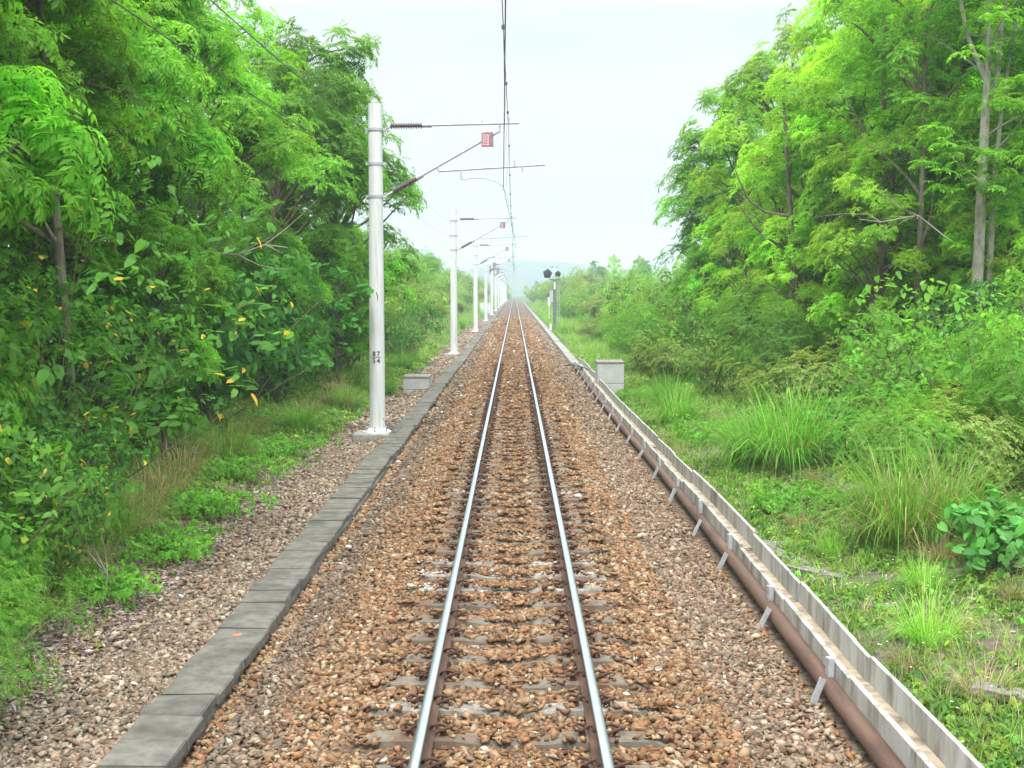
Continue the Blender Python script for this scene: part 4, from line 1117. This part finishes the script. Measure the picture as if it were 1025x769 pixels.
for i in range(34):
    y = random.uniform(34, 120); x = random.choice((-1, 1)) * random.uniform(3.9, 5.6)
    if x > 0: x -= .3
    if y > 60 and x < 0: x -= .3
    grass(random.choice(('tall', 'dry', 'droop')), x, y, 'rough grass clump on the far verge beyond the concrete blocks', random.uniform(.5, .8), group='grass clumps on the far verges')

# ------------------------------------------------------------------ ground cover (uncountable)
def scatter(n, x0, x1, y0, y1, keep):
    t = rng.random(n); y = y0 + (y1 - y0) * t ** 1.5; x = rng.uniform(x0, x1, n)
    k = rng.random(n) < keep(x, y); return x[k], y[k]
def dens(x, y, edge):
    d_ = np.where(x < 0, -x - 3.62, x - 2.95)
    p = .72 + .8 * wob(x * 1.9 + 3, y * 1.3) + .4 * wob(x * 4.3, y * 3.1 + 2)
    return np.clip(p, .02, 1) * np.clip(d_ / edge, .0, 1)
xa, ya = scatter(42000, 2.85, 9.0, 5.5, 70, lambda x, y: dens(x, y + 1, .3))
xb, yb = scatter(34000, -8.5, -3.65, 5.5, 70, lambda x, y: dens(x, y, 1.3) * (1 - .45 * np.exp(-((x + 4.1) / .4) ** 2) * (y < 19)) + .35 * (y > 22) * (x < -3.95))
xw = np.concatenate([xa, xb]); yw = np.concatenate([ya, yb]); nw = len(xw)
cw_ = np.array([(.085, .23, .022)]) * np.exp(rng.normal(0, .3, (nw, 1))) * np.stack([rng.uniform(.8, 1.9, nw), np.ones(nw), rng.uniform(.8, 2.2, nw)], 1)
V, Fc, C = tips_mesh(np.stack([xw, yw, gz(xw, yw) + rng.uniform(0, .07, nw)], 1), np.tile(np.array([0, 0, 1.]), (nw, 1)) + rng.normal(0, .2, (nw, 3)), rng.uniform(.22, .8, nw) * (1 + yw / 30), 'weed', cw_, rng)
tag(mobj('weeds', mesh_np('weeds', V, Fc, M['leaf'], C)), 'low leafy weeds covering both verges', 'weeds', kind='stuff')
def turf(n, x0, x1, y0, y1, keep, L, dry):
    x, y = scatter(n, x0, x1, y0, y1, keep); k = 6; x = np.repeat(x, k) + rng.normal(0, .035, len(x) * k); y = np.repeat(y, k) + rng.normal(0, .035, len(y) * k); n = len(x)
    far_ = 1 + y / 70
    D = np.stack([rng.normal(0, .5, n), rng.normal(0, .5, n), np.ones(n)], 1)
    c = np.array([(.12, .29, .03)]) * np.exp(rng.normal(0, .3, (n, 1))); d_ = rng.random(n) < dry; c = np.where(d_[:, None], np.array([.34, .28, .15]) * rng.uniform(.6, 1.2, (n, 1)), c)
    return blades(np.stack([x, y, gz(x, y) - .01], 1), D, L * rng.uniform(.5, 1.4, n) * far_ ** .5, .007 * far_ * rng.uniform(.7, 1.3, n), rng.uniform(.4, 1.6, n), c, 3)
parts = [turf(13000, 2.85, 9, 6, 75, lambda x, y: .4 + .6 * dens(x + 5, y, .3), .19, .34),
         turf(9000, -9, -3.75, 6, 75, lambda x, y: np.where(y > 19, .9, .55) * dens(x, y + 4, .6), .2, .3),
         turf(7000, -13, -4.1, 55, 300, lambda x, y: np.full(len(x), .9), .5, .22),
         turf(4500, 3.2, 10, 55, 300, lambda x, y: np.full(len(x), .9), .45, .12)]
Vs, Fs, Cs, off = [], [], [], 0
for v, f_, c in parts: Vs.append(v); Fs.append(f_ + off); Cs.append(c); off += len(v)
tag(mobj('grass', mesh_np('grass', np.concatenate(Vs), np.concatenate(Fs), M['grass'], np.concatenate(Cs))), 'short rough grass growing over both verges', 'grass', kind='stuff')
# dry leaf litter at the edge of the left gravel and in bare patches right
n = 15000
x = np.concatenate([-3.68 - np.abs(rng.normal(0, .36, n)), rng.uniform(3.0, 5.2, 1500)]); y = np.concatenate([rng.uniform(6, 24, n), rng.uniform(6, 22, 1500)])
n = len(x); d_ = rng.normal(0, 1, (n, 3)) * np.array([1, 1, .18])
V, Fc, k = place_leaves(T4, np.stack([x, y, np.maximum(gz(x, y), np.where(x < 0, bz(x), -9)) + rng.uniform(.008, .03, n)], 1), d_, rng.uniform(.035, .095, n), rng.uniform(.018, .045, n), roll=rng.normal(0, .5, n))
c = np.array([(.23, .165, .14), (.29, .235, .21), (.15, .105, .085), (.36, .30, .28), (.20, .12, .09)])[rng.integers(0, 5, n)] * np.exp(rng.normal(0, .2, (n, 1)))
tag(mobj('leaf_litter', mesh_np('leaf_litter', V, Fc, M['litter'], np.repeat(c, k, 0))), 'dry brown leaves scattered on the bare soil by the gravel', 'leaf litter', kind='stuff')
# small white flowers on the right verge
n = 230; x = 3.1 + np.abs(rng.normal(0, 1.0, n)); y = rng.uniform(7, 30, n); z = gz(x, y) + rng.uniform(.08, .24, n)
P = np.repeat(np.stack([x, y, z], 1), 5, 0); th = np.tile(np.arange(5) * 2 * np.pi / 5, n); D = np.stack([np.cos(th), np.sin(th), np.full(5 * n, .3)], 1)
V, Fc, k = place_leaves(T4, P, D, np.full(5 * n, .014), np.full(5 * n, .012))
tag(mobj('wild_flowers', mesh_np('wild_flowers', V, Fc, M['petal'], np.tile(np.array([.8, .8, .74]), (len(V), 1)))), 'tiny white wild flowers dotting the right verge', 'flowers', kind='stuff')

# ------------------------------------------------------------------ planks, stones, dead twigs
def plank(x, y, l, w, rz, rx, label):
    bm = bmesh.new(); bmesh.ops.create_cube(bm, size=1)
    bmesh.ops.subdivide_edges(bm, edges=[e for e in bm.edges if abs(e.verts[0].co.y - e.verts[1].co.y) > .5], cuts=5)
    for v in bm.verts: v.co = Vector((v.co.x * w * (1 + random.gauss(0, .07)), v.co.y * l + random.gauss(0, .015), v.co.z * .05 + random.gauss(0, .004)))
    me = bpy.data.meshes.new('plank'); bm.to_mesh(me); bm.free(); me.materials.append(M['plank'])
    o = mobj('plank', me, loc=(x, y, zat(x, y) + .03)); o.rotation_euler = (rx, random.gauss(0, .1), rz); tag(o, label, 'plank')
plank(3.28, 15.6, 1.1, .16, .25, .03, 'upper weathered plank lying behind the trough at mid right')
plank(3.42, 14.6, .9, .17, .55, -.03, 'lower weathered plank lying behind the trough at mid right')
plank(3.2, 16.4, .6, .2, 1.2, .0, 'short broken plank end beside the two weathered planks')
plank(3.98, 9.7, 1.0, .2, .85, .02, 'grey plank lying in weeds at the lower right edge')
def dead_branch(pts, r0, label):
    r_ = np.random.default_rng(int(r0 * 1e5)); mb = MB()
    mb.tube(pts, [r0 * (1 - .7 * t) for t in np.linspace(0, 1, len(pts))], 6)
    for k in range(7):
        i = r_.integers(1, len(pts) - 1); a0 = np.array(pts[i]); d_ = np.array(pts[i + 1]) - np.array(pts[i - 1]); d_ = d_ / np.linalg.norm(d_)
        e = a0 + (d_ + r_.normal(0, .5, 3)) * r_.uniform(.4, 1.0); mb.tube(bent(a0, e, r_, .12, 3), [r0 * .4, r0 * .3, r0 * .2, r0 * .1], 4)
    o = mb.build('dead_branch', M['deadwood']); tag(o, label, 'branch')
dead_branch([(-6.4, 25.5, 3.1), (-5.9, 25.2, 3.5), (-5.3, 25.0, 3.45), (-4.8, 25.1, 3.65), (-4.4, 25.3, 3.6)], .03, 'pale dead branch reaching out above the dark broad leaved shrub')
dead_branch([(9.0, 27, 3.8), (8.2, 26.6, 4.3), (7.4, 26.4, 4.15), (6.9, 26.2, 4.2)], .016, 'pale dead branch before the yellow green trees on the right')
dead_branch([(-4.15, 12.8, -.45), (-4.1, 12.9, -.1), (-4.2, 12.8, .2), (-4.1, 12.7, .45)], .016, 'small dead twiggy stem standing in the leaf litter')

# ------------------------------------------------------------------ air, light, camera
hz = MB(); hz.box(-760, 760, -90, 1760, -4, 60)
m, nt, out = newmat('air haze'); pv = N(nt, 'ShaderNodeVolumePrincipled')
pv.inputs['Color'].default_value = (.66, .74, .82, 1); pv.inputs['Density'].default_value = .0009; pv.inputs['Anisotropy'].default_value = .2
nt.links.new(pv.outputs[0], out.inputs['Volume'])
tag(hz.build('haze', m), 'pale haze over the far line', 'haze', kind='stuff')

SUN_EL, SUN_AZ = 58.0, 188.0        # azimuth clockwise from +Y (view direction)
w_ = bpy.data.worlds.new('World'); S.world = w_; w_.use_nodes = True; nt = w_.node_tree; nt.nodes.clear()
out = N(nt, 'ShaderNodeOutputWorld'); bg = N(nt, 'ShaderNodeBackground')
sky = N(nt, 'ShaderNodeTexSky'); sky.sky_type = 'NISHITA'; sky.sun_disc = False; sky.sun_elevation = R(SUN_EL); sky.sun_rotation = R(SUN_AZ); sky.dust_density = 4; sky.air_density = 1.0
tcw = N(nt, 'ShaderNodeTexCoord'); mp = N(nt, 'ShaderNodeMapping'); mp.inputs['Scale'].default_value = (1.2, 1.2, 5); nt.links.new(tcw.outputs['Generated'], mp.inputs['Vector'])
cl = noise(nt, mp.outputs['Vector'], 2.2, 7, .55)
cloud = ramp(nt, cl, [(.3, (9.9, 10.6, 11.0)), (.5, (10.6, 11.1, 11.3)), (.7, (11.2, 11.4, 11.5))])
fac = ramp(nt, cl, [(.25, (.86, .86, .86)), (.55, (.97, .97, .97))])
ov = N(nt, 'ShaderNodeSeparateXYZ'); nt.links.new(tcw.outputs['Generated'], ov.inputs[0])   # overcast dome: zenith brighter than the horizon
ovr = ramp(nt, ov.outputs['Z'], [(.0, (.233, .241, .245)), (.20, (.235, .243, .247)), (.45, (.62, .63, .635)), (.9, (1, 1, 1))])
vm = N(nt, 'ShaderNodeVectorMath', operation='MULTIPLY'); nt.links.new(mixc(nt, fac, sky.outputs['Color'], cloud), vm.inputs[0]); nt.links.new(ovr, vm.inputs[1])
nt.links.new(vm.outputs[0], bg.inputs['Color']); bg.inputs['Strength'].default_value = .15
nt.links.new(bg.outputs[0], out.inputs['Surface'])
sd = bpy.data.lights.new('sun', 'SUN'); sd.energy = 1.5; sd.angle = R(20); sd.color = (1, .96, .88)
so = bpy.data.objects.new('sun', sd); link(so)
az, el = R(SUN_AZ), R(SUN_EL); dirv = Vector((math.sin(az) * math.cos(el), math.cos(az) * math.cos(el), math.sin(el)))
so.rotation_euler = (-dirv).to_track_quat('-Z', 'Y').to_euler(); so.location = (0, 0, 50)

cam = bpy.data.cameras.new('camera'); co = bpy.data.objects.new('camera', cam); link(co)
cam.sensor_width = 36; cam.lens = F / 1025 * 36; cam.clip_end = 5000; cam.clip_start = .1
co.location = (0, 0, CAMZ); co.rotation_euler = (R(90) - math.atan(92.5 / F), 0, math.atan(2.5 / F))
S.camera = co
S.view_settings.view_transform = 'Standard'; S.view_settings.look = 'None'; S.view_settings.exposure = 1.3; S.view_settings.gamma = 1
cy = S.cycles
cy.max_bounces = 9; cy.diffuse_bounces = 5; cy.glossy_bounces = 2; cy.transmission_bounces = 6; cy.transparent_max_bounces = 8; cy.volume_bounces = 3
cy.use_denoising = True; cy.use_adaptive_sampling = True; cy.adaptive_threshold = .02
cy.caustics_reflective = False; cy.caustics_refractive = False
